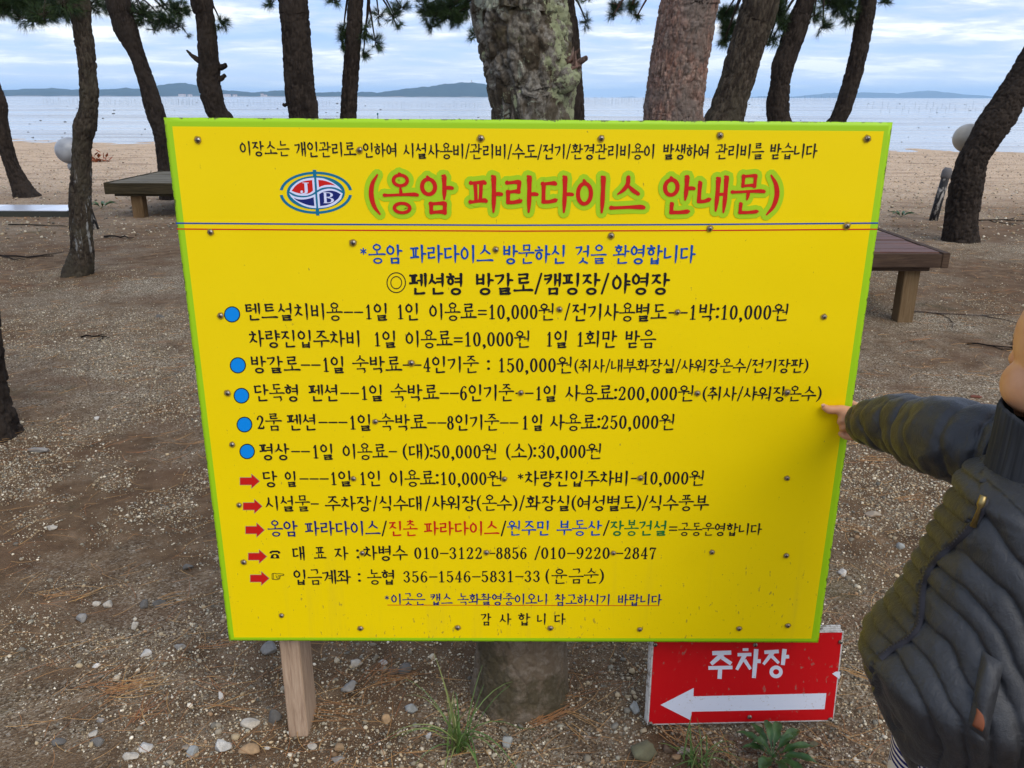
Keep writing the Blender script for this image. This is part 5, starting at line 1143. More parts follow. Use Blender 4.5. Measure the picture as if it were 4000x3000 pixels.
# gravel
def gravel(n, ylo, yhi, s0, s1, seed, base, power=1.0, mask=True, xs=1.0):
    r = np.random.default_rng(seed)
    m = int(n * 2.6); yy = ylo * (yhi / ylo) ** (r.random(m) ** power); xx = (r.random(m) * 2 - 1) * (yy * .68 + .1) * xs
    den = fbm(np.stack([xx, yy, xx * 0], 1) * 1.25, 4, 66) * .9 + fbm(np.stack([xx, yy, xx * 0], 1) * 7, 3, 67) * .45
    keep = r.random(m) < np.clip(.26 + den * 4.2, .05, 1) if mask else np.ones(m, bool)
    xx, yy = xx[keep][:n], yy[keep][:n]; k = len(xx)
    sz = s0 * (s1 / s0) ** (r.random(k) ** 2.6)
    B, Fb = base; nv = len(B)
    q = r.normal(size=(k, 4)); q /= np.linalg.norm(q, axis=1)[:, None]; a_, b_, c_, d_ = q.T
    Rm = np.stack([1 - 2 * (c_ * c_ + d_ * d_), 2 * (b_ * c_ - a_ * d_), 2 * (b_ * d_ + a_ * c_), 2 * (b_ * c_ + a_ * d_), 1 - 2 * (b_ * b_ + d_ * d_), 2 * (c_ * d_ - a_ * b_), 2 * (b_ * d_ - a_ * c_), 2 * (c_ * d_ + a_ * b_), 1 - 2 * (b_ * b_ + c_ * c_)], 1).reshape(k, 3, 3)
    V_ = B[None] * r.uniform(.65, 1.2, (k, nv, 1)) * r.uniform(.55, 1.15, (k, 1, 3)); V_ = np.einsum('nvj,nij->nvi', V_, Rm)
    V_[:, :, 2] *= .75; V_ *= sz[:, None, None]; V_ += np.stack([xx, yy, gz(xx, yy) + sz * .28], 1)[:, None, :]
    pal = np.array([(.52, .50, .45), (.34, .30, .24), (.24, .225, .20), (.16, .16, .155), (.42, .36, .27), (.27, .19, .13), (.27, .27, .25), (.11, .085, .065), (.66, .65, .62)])
    pc = np.array([.16, .17, .15, .12, .14, .10, .07, .03, .06]); ci = r.choice(len(pal), k, p=pc)
    col = pal[ci] * r.uniform(.65, 1.3, (k, 1)) * np.array([1.08, .96, .76])
    return V_.reshape(-1, 3), (Fb[None] + (np.arange(k) * nv)[:, None, None]).reshape(-1, 3), np.repeat(col, nv, 0)
I0 = ico(1)
OCT = (np.array([(1, 0, 0), (-1, 0, 0), (0, 1, 0), (0, -1, 0), (0, 0, 1), (0, 0, -1)], float), np.array([(0, 2, 4), (2, 1, 4), (1, 3, 4), (3, 0, 4), (2, 0, 5), (1, 2, 5), (3, 1, 5), (0, 3, 5)]))
parts = [gravel(95000, 1.35, 3.2, .0012, .0062, 1, OCT), gravel(4500, 1.35, 4.5, .003, .012, 2, I0, 1.1), gravel(135000, 2.6, 9.0, .0026, .0085, 3, OCT, .8), gravel(16000, 9, 26, .010, .03, 4, OCT, 1.0, False)]
Vs, Fs, Cs = [], [], []; off_ = 0
for V_, F_, c_ in parts: Vs.append(V_); Fs.append(F_ + off_); Cs.append(c_); off_ += len(V_)
me = npmesh('gravel', np.vstack(Vs), np.vstack(Fs)); pattr(me, 'col', np.vstack(Cs)); tag(link('gravel', me, M_GRAVEL), kind='stuff')

# dry needles
def ribbons(specs, name, mat, kind='stuff', label=None, cat=None, parent=None):
    V_, F_, T_ = [], [], []
    for (pts_, w_, tone) in specs:
        b = len(V_); n = len(pts_)
        for i, p in enumerate(pts_):
            d = (pts_[min(n - 1, i + 1)] - pts_[max(0, i - 1)]); sdv = d.cross(Vector((0, 0, 1)))
            if sdv.length < 1e-7: sdv = Vector((1, 0, 0))
            sdv.normalize(); ww = w_ * (1 - .75 * (i / (n - 1)) ** 2)
            V_ += [p - sdv * ww / 2, p + sdv * ww / 2 , p + Vector((0, 0, ww * .5))]; T_ += [tone] * 3
        for i in range(n - 1):
            q = b + 3 * i; F_ += [(q, q + 3, q + 5, q + 2), (q + 2, q + 5, q + 4, q + 1)]
    me = npmesh(name, [tuple(v) for v in V_], F_, True); pattr(me, 'tone', np.array(T_)); o = link(name, me, mat, parent)
    if kind: o['kind'] = kind
    return o
R3 = random.Random(21); sp = []
def needle(x, y_, an, L, w_, tone):
    c = R3.uniform(-.9, .9); n = 5; out = []; lift = R3.uniform(.001, .006)
    for i in range(n):
        t = i / (n - 1); a_ = an + c * (t - .5) * .7; out.append((x + math.cos(an) * L * (t - .5) - math.sin(an) * c * L * .14 * (1 - (2 * t - 1) ** 2), y_ + math.sin(an) * L * (t - .5) + math.cos(an) * c * L * .14 * (1 - (2 * t - 1) ** 2)))
    zs = gz([p[0] for p in out], [p[1] for p in out]); sp.append(([Vector((p[0], p[1], zz_ + .007 + lift * (1 + i * .4))) for i, (p, zz_) in enumerate(zip(out, zs))], w_, tone))
for i in range(1300):
    y_ = 1.4 * (3.6 / 1.4) ** R3.random(); needle(R3.uniform(-.72, .72) * y_, y_, R3.gauss(.2, .9), R3.uniform(.05, .13), .0015, R3.random())
for i in range(2400):
    y_ = 3.2 * (12 / 3.2) ** R3.random(); needle(R3.uniform(-.75, .75) * y_, y_, R3.gauss(.1, .8), R3.uniform(.06, .14), .0016 + .0003 * y_, R3.random() * .8)
for (px, v, n, ang, spr, tone) in ((500, 2700, 14, .0, .5, .2), (560, 2690, 10, .15, .1, .9), (600, 2780, 9, 1.3, .25, .1), (690, 2360, 6, .35, .06, .7), (850, 2710, 5, -.6, .2, .2), (1290, 2800, 8, -.2, .08, .3), (1560, 2665, 12, .15, .25, .3), (1500, 2640, 8, 1.2, .5, .2), (2170, 2800, 16, .6, .08, .25), (2150, 2790, 8, .55, .15, .4), (2260, 2860, 6, -1.0, .15, .8), (3400, 2680, 7, -.75, .06, .7), (3330, 2900, 4, -.8, .2, .5), (1350, 2520, 5, -.9, .3, .3), (420, 2660, 6, .5, .3, .2), (900, 2530, 5, .35, .1, .3), (2650, 2900, 10, -1.1, .35, .5), (2820, 2950, 10, -1.2, .3, .8), (3350, 1740, 6, .1, .1, .6), (3420, 1800, 8, .0, .15, .5), (3560, 1960, 6, .0, .2, .4), (3350, 2080, 5, -.6, .2, .4), (230, 2330, 4, .1, .1, .3), (360, 2320, 4, .7, .1, .8)):
    c = G(px, v)
    for k in range(n): needle(c.x + R3.gauss(0, .014), c.y + R3.gauss(0, .016), ang + R3.gauss(0, spr), R3.uniform(.08, .14), .0018, min(1, max(0, tone + R3.uniform(-.15, .15))))
ribbons(sp, 'pine_needle_litter', M_LITTER)

# grass tuft and weeds
def blades(center, n, L0, L1, w_, seed, lean=.8, dry=.25):
    R = random.Random(seed); out = []
    for i in range(n):
        an = R.uniform(0, 2 * PI); L = R.uniform(L0, L1); le = R.uniform(.15, lean); b = Vector((center.x + R.gauss(0, .012), center.y + R.gauss(0, .010), gz1(center.x, center.y) - .003)); pts_ = []
        for k in range(8):
            t = k / 7; h = L * (t * math.cos(le * t * 1.35)); o_ = L * math.sin(le * 1.1) * t ** 1.5; pts_.append(b + Vector((math.cos(an) * o_, math.sin(an) * o_, max(.004, h))))
        out.append((pts_, w_ * R.uniform(.6, 1.1), R.uniform(.75, 1) if R.random() < dry else R.uniform(0, .35)))
    return out
for (px, v, n, L0, L1, lab, seed) in ((1795, 2940, 44, .07, .24, 'large straggly grass tuft with some dry blades in front of the big trunk\'s foot', 41), (2720, 3010, 26, .06, .13, 'small grass tuft at the bottom edge under the red sign', 42), (1180, 820, 0, .1, .2, '', 43)):
    if not n: continue
    c = G(px, v); o = empty('grass_tuft', (c.x, c.y, gz1(c.x, c.y)), lab, 'grass')
    ribbons(blades(c, n, L0, L1, .0046, seed, 1.25), 'blades', M_GRASS, 'stuff', parent=o)
def leafy(center, name, label, leaves, seed):
    R = random.Random(seed); o = empty(name, (center.x, center.y, gz1(center.x, center.y)), label, 'weed')
    z0 = gz1(center.x, center.y)
    for (an, L, wd_, rise) in leaves:
        n = 9; V_ = []; F_ = []
        dx, dy = math.cos(an), math.sin(an)
        for i in range(n):
            t = i / (n - 1); wv = wd_ * (.10 + max(0, math.sin(PI * min(1, max(0, (t - .22) / .78)) ** .8)) * .9) * (1 + .22 * math.sin(i * 2.6)) if t < .99 else .001
            r_ = L * t; z = z0 + .004 + rise * L * math.sin(t * 2.2) * .8
            for s_ in (-1, -.5, 0, .5, 1): V_.append((center.x + dx * r_ - dy * s_ * wv / 2, center.y + dy * r_ + dx * s_ * wv / 2, z + abs(s_) * wv * .28 + .002 * math.sin(i * 2.1 + s_)))
        F_ = grid_faces(n, 5)
        l = link('leaf', npmesh('leaf', V_, F_, True), M_LEAF, o)
    return o
wc = G(3015, 2975)
leafy(wc, 'weed', 'broad green leafy rosette weed growing below the red arrow sign', [(2.0, .085, .018, .5), (1.6, .075, .018, .8), (1.15, .085, .022, .6), (2.5, .09, .02, .4), (.6, .10, .026, .4), (.1, .10, .022, .3), (-.4, .10, .024, .25), (-.9, .09, .024, .2), (-1.4, .08, .022, .2), (3.0, .07, .02, .4), (-2.2, .09, .03, .3), (2.9, .05, .026, .9), (.3, .06, .02, .9)], 3)
wc2 = G(700, 835 )
for (px, v, sc_, lab) in ((398, 815, 1.0, 'low green sprout beside the left platform\'s leg'), (3520, 850, .8, 'tiny green sprout on the ground above the right platform')):
    c = G(px, v); leafy(c, 'weed', lab, [(k * .9, .22 * sc_, .05 * sc_, .4) for k in range(8)], 5)
# fallen branches on the ground and the rusty clump on the sand
def twig(name, label, px, v, L, ang, seed, mat, thick=.006, forks=3):
    R = random.Random(seed); c = G(px, v); mb = MB(); z = gz1(c.x, c.y) + thick
    def arm(p, an, L_, th, dep):
        pts_ = [p]; a_ = an
        for k in range(6):
            a_ += R.uniform(-.3, .3); q = pts_[-1] + Vector((math.cos(a_), math.sin(a_), 0)) * L_ / 6; q.z = gz1(q.x, q.y) + th + R.uniform(0, th * 2); pts_.append(q)
            if dep and k in (1, 3): arm(q, a_ + R.choice((-1, 1)) * R.uniform(.5, .9), L_ * .45, th * .6, dep - 1)
        mb.tube(pts_, [th * (1 - .6 * i / 6) for i in range(7)], 6)
    arm(Vector((c.x - math.cos(ang) * L / 2, c.y - math.sin(ang) * L / 2, z)), ang, L, thick, forks)
    o = mb.build(name, mat, None, True); tag(o, label, 'twig'); o.data.attributes.new('plate', 'FLOAT', 'POINT')
    return o
twig('twig', 'short dark stick lying on soil left of the board', 390, 1315, .22, .25, 1, M_BARK, .006, 1)
twig('twig', 'dark forked twig at the left edge below the white slab', 60, 1008, .75, .05, 2, M_BARK, .012, 1)
twig('twig', 'small dark stick between the wavy trunk and the board', 480, 930, .4, -.02, 3, M_BARK, .012, 0)
twig('twig', 'arched thin branch on the ground left of the wavy trunk', 190, 880, .9, .1, 4, M_BARK2, .008, 1)
twig('twig', 'curved black branch right of the isolated leaning trunk', 3910, 872, .8, -.1, 5, M_BARK, .010, 2)
twig('twig', 'forked dark branch beside the child\'s face', 3900, 1362, .35, -.6, 6, M_BARK, .006, 2)
twig('twig', 'long thin brown twig on the gravel below the right platform', 3750, 1232, .9, -.35, 7, M_BARKRED, .006, 1)
M_RUSTY = flat('rusty_leaves', (.26, .075, .03), .9)
c = G(375, 631); mb = MB(); Rr = random.Random(8)
for k in range(60):
    p = Vector((c.x + Rr.gauss(0, .16), c.y + Rr.gauss(0, .15), gz1(c.x, c.y) + abs(Rr.gauss(0, .08)))); u = Vector((Rr.gauss(0, 1), Rr.gauss(0, 1), Rr.gauss(0, 1))).normalized(); w_ = u.cross(Vector((0, 0, 1))).normalized()
    mb.add([p, p + u * .10 + w_ * .04, p + u * .18, p + u * .09 - w_ * .04], [(0, 1, 2, 3)])
o = mb.build('leaf_heap', M_RUSTY); tag(o, 'small heap of rust brown dead leaves on the pale sand behind the wavy trunk', 'leaves'); o['kind'] = 'stuff'

# ------------------------------------------------------------------ the child
kid = empty('person', (.76, 1.08, 0), 'child in a dark quilted puffer jacket and patterned trousers pointing at the board', 'person')
M_SKIN = material('skin', lambda g: {'Base Color': g.ramp(g.noise(g.coord('Object'), scale=30, detail=4), [(.3, (.56, .26, .125)), (.7, (.66, .34, .175))]), 'Subsurface Weight': .12, 'Subsurface Scale': .01, 'Subsurface Radius': (1.0, .35, .2)}, .5, .35)  # warm light bounced off the yellow board is put into the skin colour
M_HAIR = material('black_hair', lambda g: {'Base Color': (.012, .010, .009), 'Normal': g.bump(g.noise(g.mapping(g.coord('Object'), scale=(1, 1, .15)), scale=260, detail=3), .8, .003)}, .8, .08)
def m_jacket(g):
    c = g.coord('Object'); n = g.noise(c, scale=30, detail=6, rough=.65)
    col = g.ramp(n, [(.3, (.013, .0135, .015)), (.7, (.027, .027, .029))])
    fine = g.noise(c, scale=420, detail=4, rough=.8); wr_ = g.noise(g.mapping(c, rot=(.4, .3, .2), scale=(1, 1, .5)), scale=75, detail=5, rough=.6, dist=1.2)
    return {'Base Color': col, 'Roughness': g.ramp(fine, [(.3, .34), (.7, .60)]), 'Normal': g.bump(g.math('ADD', g.math('MULTIPLY', wr_, .9), g.math('MULTIPLY', fine, .35)), .55, .004), 'Sheen Weight': .06, 'Sheen Roughness': .4}
M_JACKET = material('puffer_fabric', m_jacket, .5, .55)
M_COLLAR = material('dark_knit', lambda g: {'Base Color': g.ramp(g.noise(g.mapping(g.coord('Object'), scale=(1, 1, .05)), scale=140, detail=3), [(.35, (.018, .019, .022)), (.65, (.045, .046, .050))])}, .85, .15)
M_ZIP = flat('zip_tape', (.028, .026, .030), .6); M_BRASS = material('brass', lambda g: {'Base Color': (.30, .22, .09), 'Metallic': .9}, .4)
M_PATCH = flat('leather_patch', (.20, .065, .03), .7); M_BLUECLOTH = flat('blue_shirt', (.02, .07, .32), .8)
def m_pants(g):
    c = g.coord('Object'); s_ = g.sep(c)
    band = g.math('GREATER_THAN', g.math('FRACT', g.math('MULTIPLY', s_[2], 105)), .45)
    u = g.math('ADD', g.math('MULTIPLY', s_[0], 1.0), g.math('MULTIPLY', s_[2], .25))
    cell = g.math('FRACT', g.math('MULTIPLY', g.math('SUBTRACT', u, .738), 19))
    nav = g.math('MULTIPLY', band, g.math('LESS_THAN', cell, .32)); ora = g.math('MULTIPLY', band, g.math('MULTIPLY', g.math('GREATER_THAN', cell, .32), g.math('LESS_THAN', cell, .60)))
    return {'Base Color': g.mix(ora, g.mix(nav, (.66, .60, .52), (.02, .02, .10)), (.75, .22, .05))}
M_PANTS = material('patterned_trousers', m_pants, .85, .15)
M_SHOE = flat('dark_shoes', (.05, .05, .06), .7)

def capsule_chain(pts, n=18, per=6):
    """pts (x,y,z,r) -> closed tapered tube as arrays"""
    S = crspline(pts, max(4, per * (len(pts) - 1))) if len(pts) > 2 else np.array(pts, float)
    first, last = S[0], S[-1]; d0 = S[1, :3] - S[0, :3]; d0 /= np.linalg.norm(d0); d1 = S[-1, :3] - S[-2, :3]; d1 /= np.linalg.norm(d1)
    caps0 = [np.r_[first[:3] - d0 * first[3] * math.sin(a_), first[3] * math.cos(a_)] for a_ in (1.5, 1.1, .7, .35)]
    caps1 = [np.r_[last[:3] + d1 * last[3] * math.sin(a_), last[3] * math.cos(a_)] for a_ in (.35, .7, 1.1, 1.5)]
    S = np.vstack([caps0, S, caps1]); C = S[:, :3]; T = np.gradient(C, axis=0); T /= np.linalg.norm(T, axis=1)[:, None] + 1e-9
    ref = np.array([.1, .2, .97]) if abs(T[len(T) // 2][2]) < .8 else np.array([1.0, .1, 0]); A = np.cross(T, ref); A /= np.linalg.norm(A, axis=1)[:, None]; B = np.cross(T, A)
    th = np.linspace(0, 2 * PI, n, endpoint=False); V_ = (C[:, None, :] + (A[:, None, :] * np.cos(th)[None, :, None] + B[:, None, :] * np.sin(th)[None, :, None]) * S[:, 3][:, None, None]).reshape(-1, 3)
    V_ = np.vstack([V_, C[:1], C[-1:]]); F_ = [tuple(f) for f in grid_faces(len(S), n, True)]; nn_ = len(S) * n
    for k in range(n): F_ += [(nn_, k, (k + 1) % n), (nn_ + 1, (len(S) - 1) * n + (k + 1) % n, (len(S) - 1) * n + k)]
    return V_, F_
def fuse(name, chunks, voxel, mat, parent, smooth_it=4):
    mb = MB()
    for V_, F_ in chunks: mb.add([tuple(v) for v in V_], [tuple(int(i) for i in f) for f in F_])
    me = bpy.data.meshes.new(name); me.from_pydata(mb.v, [], mb.f)
    bm = bmesh.new(); bm.from_mesh(me); bmesh.ops.recalc_face_normals(bm, faces=bm.faces); bm.to_mesh(me); bm.free()
    o = bpy.data.objects.new(name + '_tmp', me); COL.objects.link(o)
    m = o.modifiers.new('r', 'REMESH'); m.mode = 'VOXEL'; m.voxel_size = voxel; m.use_smooth_shade = True
    s2 = o.modifiers.new('s', 'SMOOTH'); s2.iterations = smooth_it; s2.factor = .5
    dg = bpy.context.evaluated_depsgraph_get(); me2 = bpy.data.meshes.new_from_object(o.evaluated_get(dg)); me2.name = name
    bpy.data.objects.remove(o); return link(name, me2, mat, parent, True)
def PP(px, v, Y, r): p = P(px, v, Y); return (p.x, p.y, p.z, r)
def ellip(c, r, rot=None):
    V_, F_ = sphere_mesh((0, 0, 0), 1, n=28, m=18); V_ = V_ * np.array(r)
    if rot is not None: V_ = V_ @ np.array(rot).T
    return V_ + np.array(c), F_
HC = Vector((.792, 1.105, 1.115)); fa = math.radians(118)      # the face looks away, towards the board
fx, fy = math.cos(fa), math.sin(fa); fd = Vector((fx, fy, 0)); sd2 = Vector((-fy, fx, 0))
rotm = [[fx, -fy, 0], [fy, fx, 0], [0, 0, 1]]
HS = 1.14
ch = [ellip(HC + Vector((0, 0, .022)), (.088, .076, .086), rotm), ellip(HC + fd * .028 - Vector((0, 0, .038)), (.060, .058, .052), rotm)]
for sgn in (-1, 1):
    ch.append(ellip(HC + fd * .042 + sd2 * sgn * .036 - Vector((0, 0, .036)), (.036, .034, .036), rotm))
    ch.append(ellip(HC - fd * .004 + sd2 * sgn * .076 - Vector((0, 0, .004)), (.016, .010, .026), rotm))
ch.append(ellip(HC + fd * .086 - Vector((0, 0, .018)), (.012, .010, .012), rotm)); ch.append(capsule_chain([(*(HC + fd * .080 + Vector((0, 0, .012))), .006), (*(HC + fd * .088 - Vector((0, 0, .016))), .009)]))
ch.append(ellip(HC + fd * .080 - Vector((0, 0, .046)), (.008, .017, .005), rotm)); ch.append(ellip(HC + fd * .078 - Vector((0, 0, .053)), (.008, .014, .005), rotm)); ch.append(ellip(HC + fd * .066 - Vector((0, 0, .076)), (.018, .020, .016), rotm))
ch = [((np.array(v_) - np.array(HC)) * HS + np.array(HC + Vector((.006, 0, -.008))), f_) for v_, f_ in ch]
ch.append(capsule_chain([(*(HC - fd * .012 - Vector((0, 0, .04))), .042), (.775, 1.095, 1.0, .040), (.765, 1.09, .93, .05)]))
ch.append(capsule_chain([(.775, 1.09, .88, .07), (.74, 1.09, .80, .085), (.73, 1.08, .68, .080), (.72, 1.06, .58, .085)], 24))
SHR = (.80, 1.23, .905, .05); SHL = (.80, .96, .90, .05)
ch.append(capsule_chain([(.77, 1.09, .90, .06), SHR]))
ch.append(capsule_chain([(.77, 1.09, .90, .06), SHL]))
wr = PP(3352, 1632, 1.565, .021)
ch.append(capsule_chain([SHR, PP(3640, 1700, 1.36, .036), PP(3450, 1655, 1.50, .027), wr]))
ELB = (.845, .86, .73, .034); WRL = (.72, .80, .64, .022)
ch.append(capsule_chain([SHL, ELB, WRL])); ch.append(capsule_chain([WRL, (.69, .79, .615, .024), (.665, .785, .59, .02)]))
for k, dxy in enumerate(((-.012, .018), (-.012, .006), (-.010, -.006), (-.008, -.017))): ch.append(capsule_chain([(.665, .785 + dxy[1], .60, .009), (.648, .785 + dxy[1], .575, .0085), (.650, .787 + dxy[1], .553, .0075), (.660, .788 + dxy[1], .540, .007)], 12))
ch.append(capsule_chain([(.69, .772, .61, .010), (.668, .760, .592, .009), (.655, .763, .575, .008)], 12))
# right hand: palm, pointing index, three curled fingers, thumb behind the board's edge
palm = [PP(3355, 1636, 1.568, .024), PP(3328, 1634, 1.574, .022), PP(3306, 1622, 1.578, .0165)]
ch.append(capsule_chain(palm)); ch.append(capsule_chain([PP(3356, 1655, 1.568, .018), PP(3338, 1668, 1.572, .015), PP(3334, 1688, 1.574, .010)]))
ch.append(capsule_chain([PP(3320, 1614, 1.578, .0140), PP(3290, 1603, 1.5815, .0108), PP(3262, 1600, 1.5838, .0090), PP(3240, 1600, 1.5850, .0090), PP(3222, 1592, 1.5875, .0070)], 18, 8))
ch.append(capsule_chain([PP(3318, 1640, 1.570, .010), PP(3290, 1641, 1.572, .0078), PP(3282, 1649, 1.578, .0068), PP(3295, 1655, 1.583, .006)], 14))
ch.append(capsule_chain([PP(3328, 1668, 1.568, .0095), PP(3298, 1668, 1.571, .0072), PP(3290, 1674, 1.577, .0064), PP(3303, 1679, 1.583, .0058)], 14))
ch.append(capsule_chain([PP(3340, 1702, 1.571, .0088), PP(3320, 1708, 1.576, .0072), PP(3300, 1704, 1.579, .0066), PP(3283, 1694, 1.583, .0058)], 14, 8))
ch.append(capsule_chain([PP(3362, 1608, 1.590, .0125), PP(3344, 1588, 1.605, .0095), PP(3326, 1577, 1.612, .0080), PP(3312, 1573, 1.614, .0068)], 14))
for yo in (-.05, .07):
    xo = .030 if yo > 0 else .01; hip = (.715 + xo, 1.06 + yo, .56, .066); ch.append(capsule_chain([hip, (.675 + xo, 1.047 + yo, .33, .048), (.68 + xo * .8, 1.06 + yo, .25, .044), (.695, 1.07 + yo, .07, .03)]))
    ch.append(capsule_chain([(.70, 1.07 + yo, .045, .03), (.655, 1.075 + yo, .032, .028), (.60, 1.08 + yo, .026, .022)]))
fuse('body', ch, .0030, M_SKIN, kid, 3)
# finger nail, eyes, lashes, brows
nl = P(3216, 1583, 1.5800); V_, F_ = ellip((nl.x, nl.y, nl.z), (.0042, .0016, .0034)); link('finger_nail', npmesh('finger_nail', V_, F_, True), flat('nail', (.66, .36, .24), .5), kid)
HC0 = HC; HC = HC + Vector((.006, 0, -.008)) + fd * .003
for sgn in (-1, 1):
    ec = HC + fd * .074 + sd2 * sgn * .031 + Vector((0, 0, .006)); V_, F_ = ellip(ec, (.006, .012, .0085), rotm); e_ = link('eye', npmesh('eye', V_, F_, True), flat('eye_white', (.7, .68, .64), .3), kid)
    V_, F_ = ellip(ec + fd * .0035, (.004, .006, .006), rotm); link('iris', npmesh('iris', V_, F_, True), flat('dark_iris', (.015, .01, .008), .2), e_)
    mb = MB()
    for q in range(9):
        u = (q / 8 - .5); p0_ = ec + fd * .005 + sd2 * u * .022 + Vector((0, 0, .007 - abs(u) * .006)); mb.tube([p0_, p0_ + fd * .008 + sd2 * u * .012 + Vector((0, 0, .002)) + sd2 * sgn * .003], [.0008, .0003], 4)
    l_ = mb.build('eyelashes', M_HAIR, kid); l_['kind'] = 'stuff'
    mb = MB(); mb.tube([HC + fd * .080 + sd2 * (sgn * .031 + u * .016) + Vector((0, 0, .025 - abs(u) * .004)) for u in (-1, -.4, .3, 1)], [.0015, .0028, .0026, .001], 6); mb.build('eyebrow', M_HAIR, kid, True)
# hair cap
V_, F_ = sphere_mesh((0, 0, 0), 1, n=96, m=60); keep = []
loc = V_.copy(); Rt = np.array(rotm)
front = loc[:, 0]; 
ln = .030 * 0 + 1.0
rad = np.array([.097, .085, .094]) * 1.14; HC = HC0 + Vector((.006, 0, -.006)); W_ = loc * rad * (1 + .03 * fbm(loc * np.array([14, 14, 4.]), 3, 5)[:, None]); W_[:, 2] += .002 * np.sin(loc[:, 1] * 60)
ok = (loc[:, 2] > .60 + .0 * loc[:, 0]) | ((loc[:, 0] < .30 - .9 * np.clip(-loc[:, 2], 0, 1)) & (loc[:, 2] > -.62)); okf = [f for f in F_ if all(ok[i] for i in f)]
W_ = W_ @ Rt.T + np.array(HC + Vector((0, 0, .022)) - fd * .004)
hme = npmesh('hair', W_, okf, True); ho = link('hair', hme, M_HAIR, kid); sm = ho.modifiers.new('thick', 'SOLIDIFY'); sm.thickness = .006

# jacket torso
SIL = [(1800, 3800), (1880, 3741), (2016, 3678), (2177, 3592), (2337, 3495), (2457, 3380), (2543, 3388), (2658, 3432), (2761, 3478), (2852, 3532), (2944, 3600), (3000, 3662), (3080, 3740)]
def silpx(v): return float(np.interp(v, [s_[0] for s_ in SIL], [s_[1] for s_ in SIL]))
rowsJ = []; vvJ = np.linspace(1800, 3120, 150)
for v in vvJ:
    t = (v - 1800) / 1320.; r = float(np.interp(t, [0, .08, .25, .5, .7, .85, 1], [.105, .125, .145, .165, .155, .145, .140])); cy = float(np.interp(t, [0, .3, .5, 1], [1.09, 1.08, 1.07, 1.06]))
    d = ray(silpx(v), v); az = math.atan2(d.x, d.y)
    lo, hi = .2, 1.3
    for _ in range(40):
        m_ = (lo + hi) / 2; dist = math.hypot(m_, cy); ta = math.atan2(m_, cy) - math.asin(min(.99, r / dist))
        if ta < az: lo = m_
        else: hi = m_
    cx = (lo + hi) / 2; dist = math.hypot(cx, cy); L = math.sqrt(dist * dist - r * r); ty = L * math.cos(az); z = H + d.z / d.y * ty
    rowsJ.append((cx, cy, z, r))
RJ = np.array(rowsJ); nC = 260
RJ = np.vstack([[RJ[0, 0] + .012, RJ[0, 1], RJ[0, 2] + .022, .060], [RJ[0, 0] + .008, RJ[0, 1], RJ[0, 2] + .014, .085], RJ])
RJ[:, :] = np.array(RJ)
# resample by arc length, then puff
S = crspline(RJ[::6], 320); th = np.linspace(0, 2 * PI, nC, endpoint=False)
SQ = 1.06
Vj = np.stack([S[:, None, 0] + S[:, None, 3] * np.cos(th), S[:, None, 1] + S[:, None, 3] * SQ * np.sin(th), np.repeat(S[:, 2:3], nC, 1)], -1)
Nj = np.stack([np.cos(th)[None, :] * np.ones((320, 1)), np.sin(th)[None, :] * np.ones((320, 1)), np.zeros((320, nC))], -1)
flatV = Vj.reshape(-1, 3); nrm = Nj.reshape(-1, 3)
nb = np.array([-.93, -.12, -.33]); nb /= np.linalg.norm(nb); nf_ = np.array([-.45, -.05, -.88]); nf_ /= np.linalg.norm(nf_)
Mi = np.array([list(RIGHT), list(UP), list(_FW)]); cc_ = (flatV - np.array([0, 0, H])) @ Mi.T; px_ = 2000 + F * cc_[:, 0] / cc_[:, 2]; pv_ = 1500 - F * cc_[:, 1] / cc_[:, 2]
zx = np.interp(pv_, [1950, 2005, 2060, 2110, 2150, 2190, 2235, 2285, 2385, 2430, 2475, 2500, 2522, 2547, 2577], [3850, 3833, 3790, 3741, 3690, 3650, 3622, 3606, 3598, 3592, 3569, 3540, 3500, 3465, 3430])
farw = sstep(10, -10, px_ - zx)
warp = fbm(flatV * 7, 3, 5) * .022 + fbm(flatV * 24, 2, 6) * .005
ph_ = ((flatV @ nb + warp) * (1 - farw) + (flatV @ nf_ + warp * .4) * 1.05 * farw) / .029; fr_ = np.abs(((ph_ % 1) - .5) * 2)
puff = (1 - fr_ ** 2.8) * .9 + .1 * fbm(flatV * np.array([70, 70, 30.]), 2, 44)
amp = .0098 * (.75 + .5 * vnoise(flatV * 20, 8)); crease = fbm(flatV * np.array([55, 55, 40.]), 3, 12) * .0016
zz_ = flatV[:, 2]; hem = sstep(.0, .03, zz_ - S[:, 2].min())
flatV = flatV + nrm * ((puff * amp * (.35 + .65 * hem)) + crease + fbm(flatV * 7, 2, 15) * .006)[:, None] - np.array([0, 0, 1]) * (puff * .002)[:, None]
jme = npmesh('jacket', flatV, grid_faces(320, nC, True), True)
JK = link('jacket', jme, M_JACKET, kid)
jb = MB(); jb.v = [tuple(v) for v in flatV]; bvhj = BVHTree.FromPolygons([Vector(v) for v in flatV], [tuple(int(i) for i in f) for f in grid_faces(320, nC, True)])
def onj(px, v, out=.002, default=1.0):
    d = ray(px, v).normalized(); h = bvhj.ray_cast(Vector((0, 0, H)), d)
    if h[0] is None: return Vector((0, 0, H)) + d * (default / d.y), -d
    n_ = h[1] if h[1].dot(d) < 0 else -h[1]; return h[0] + n_ * out, n_
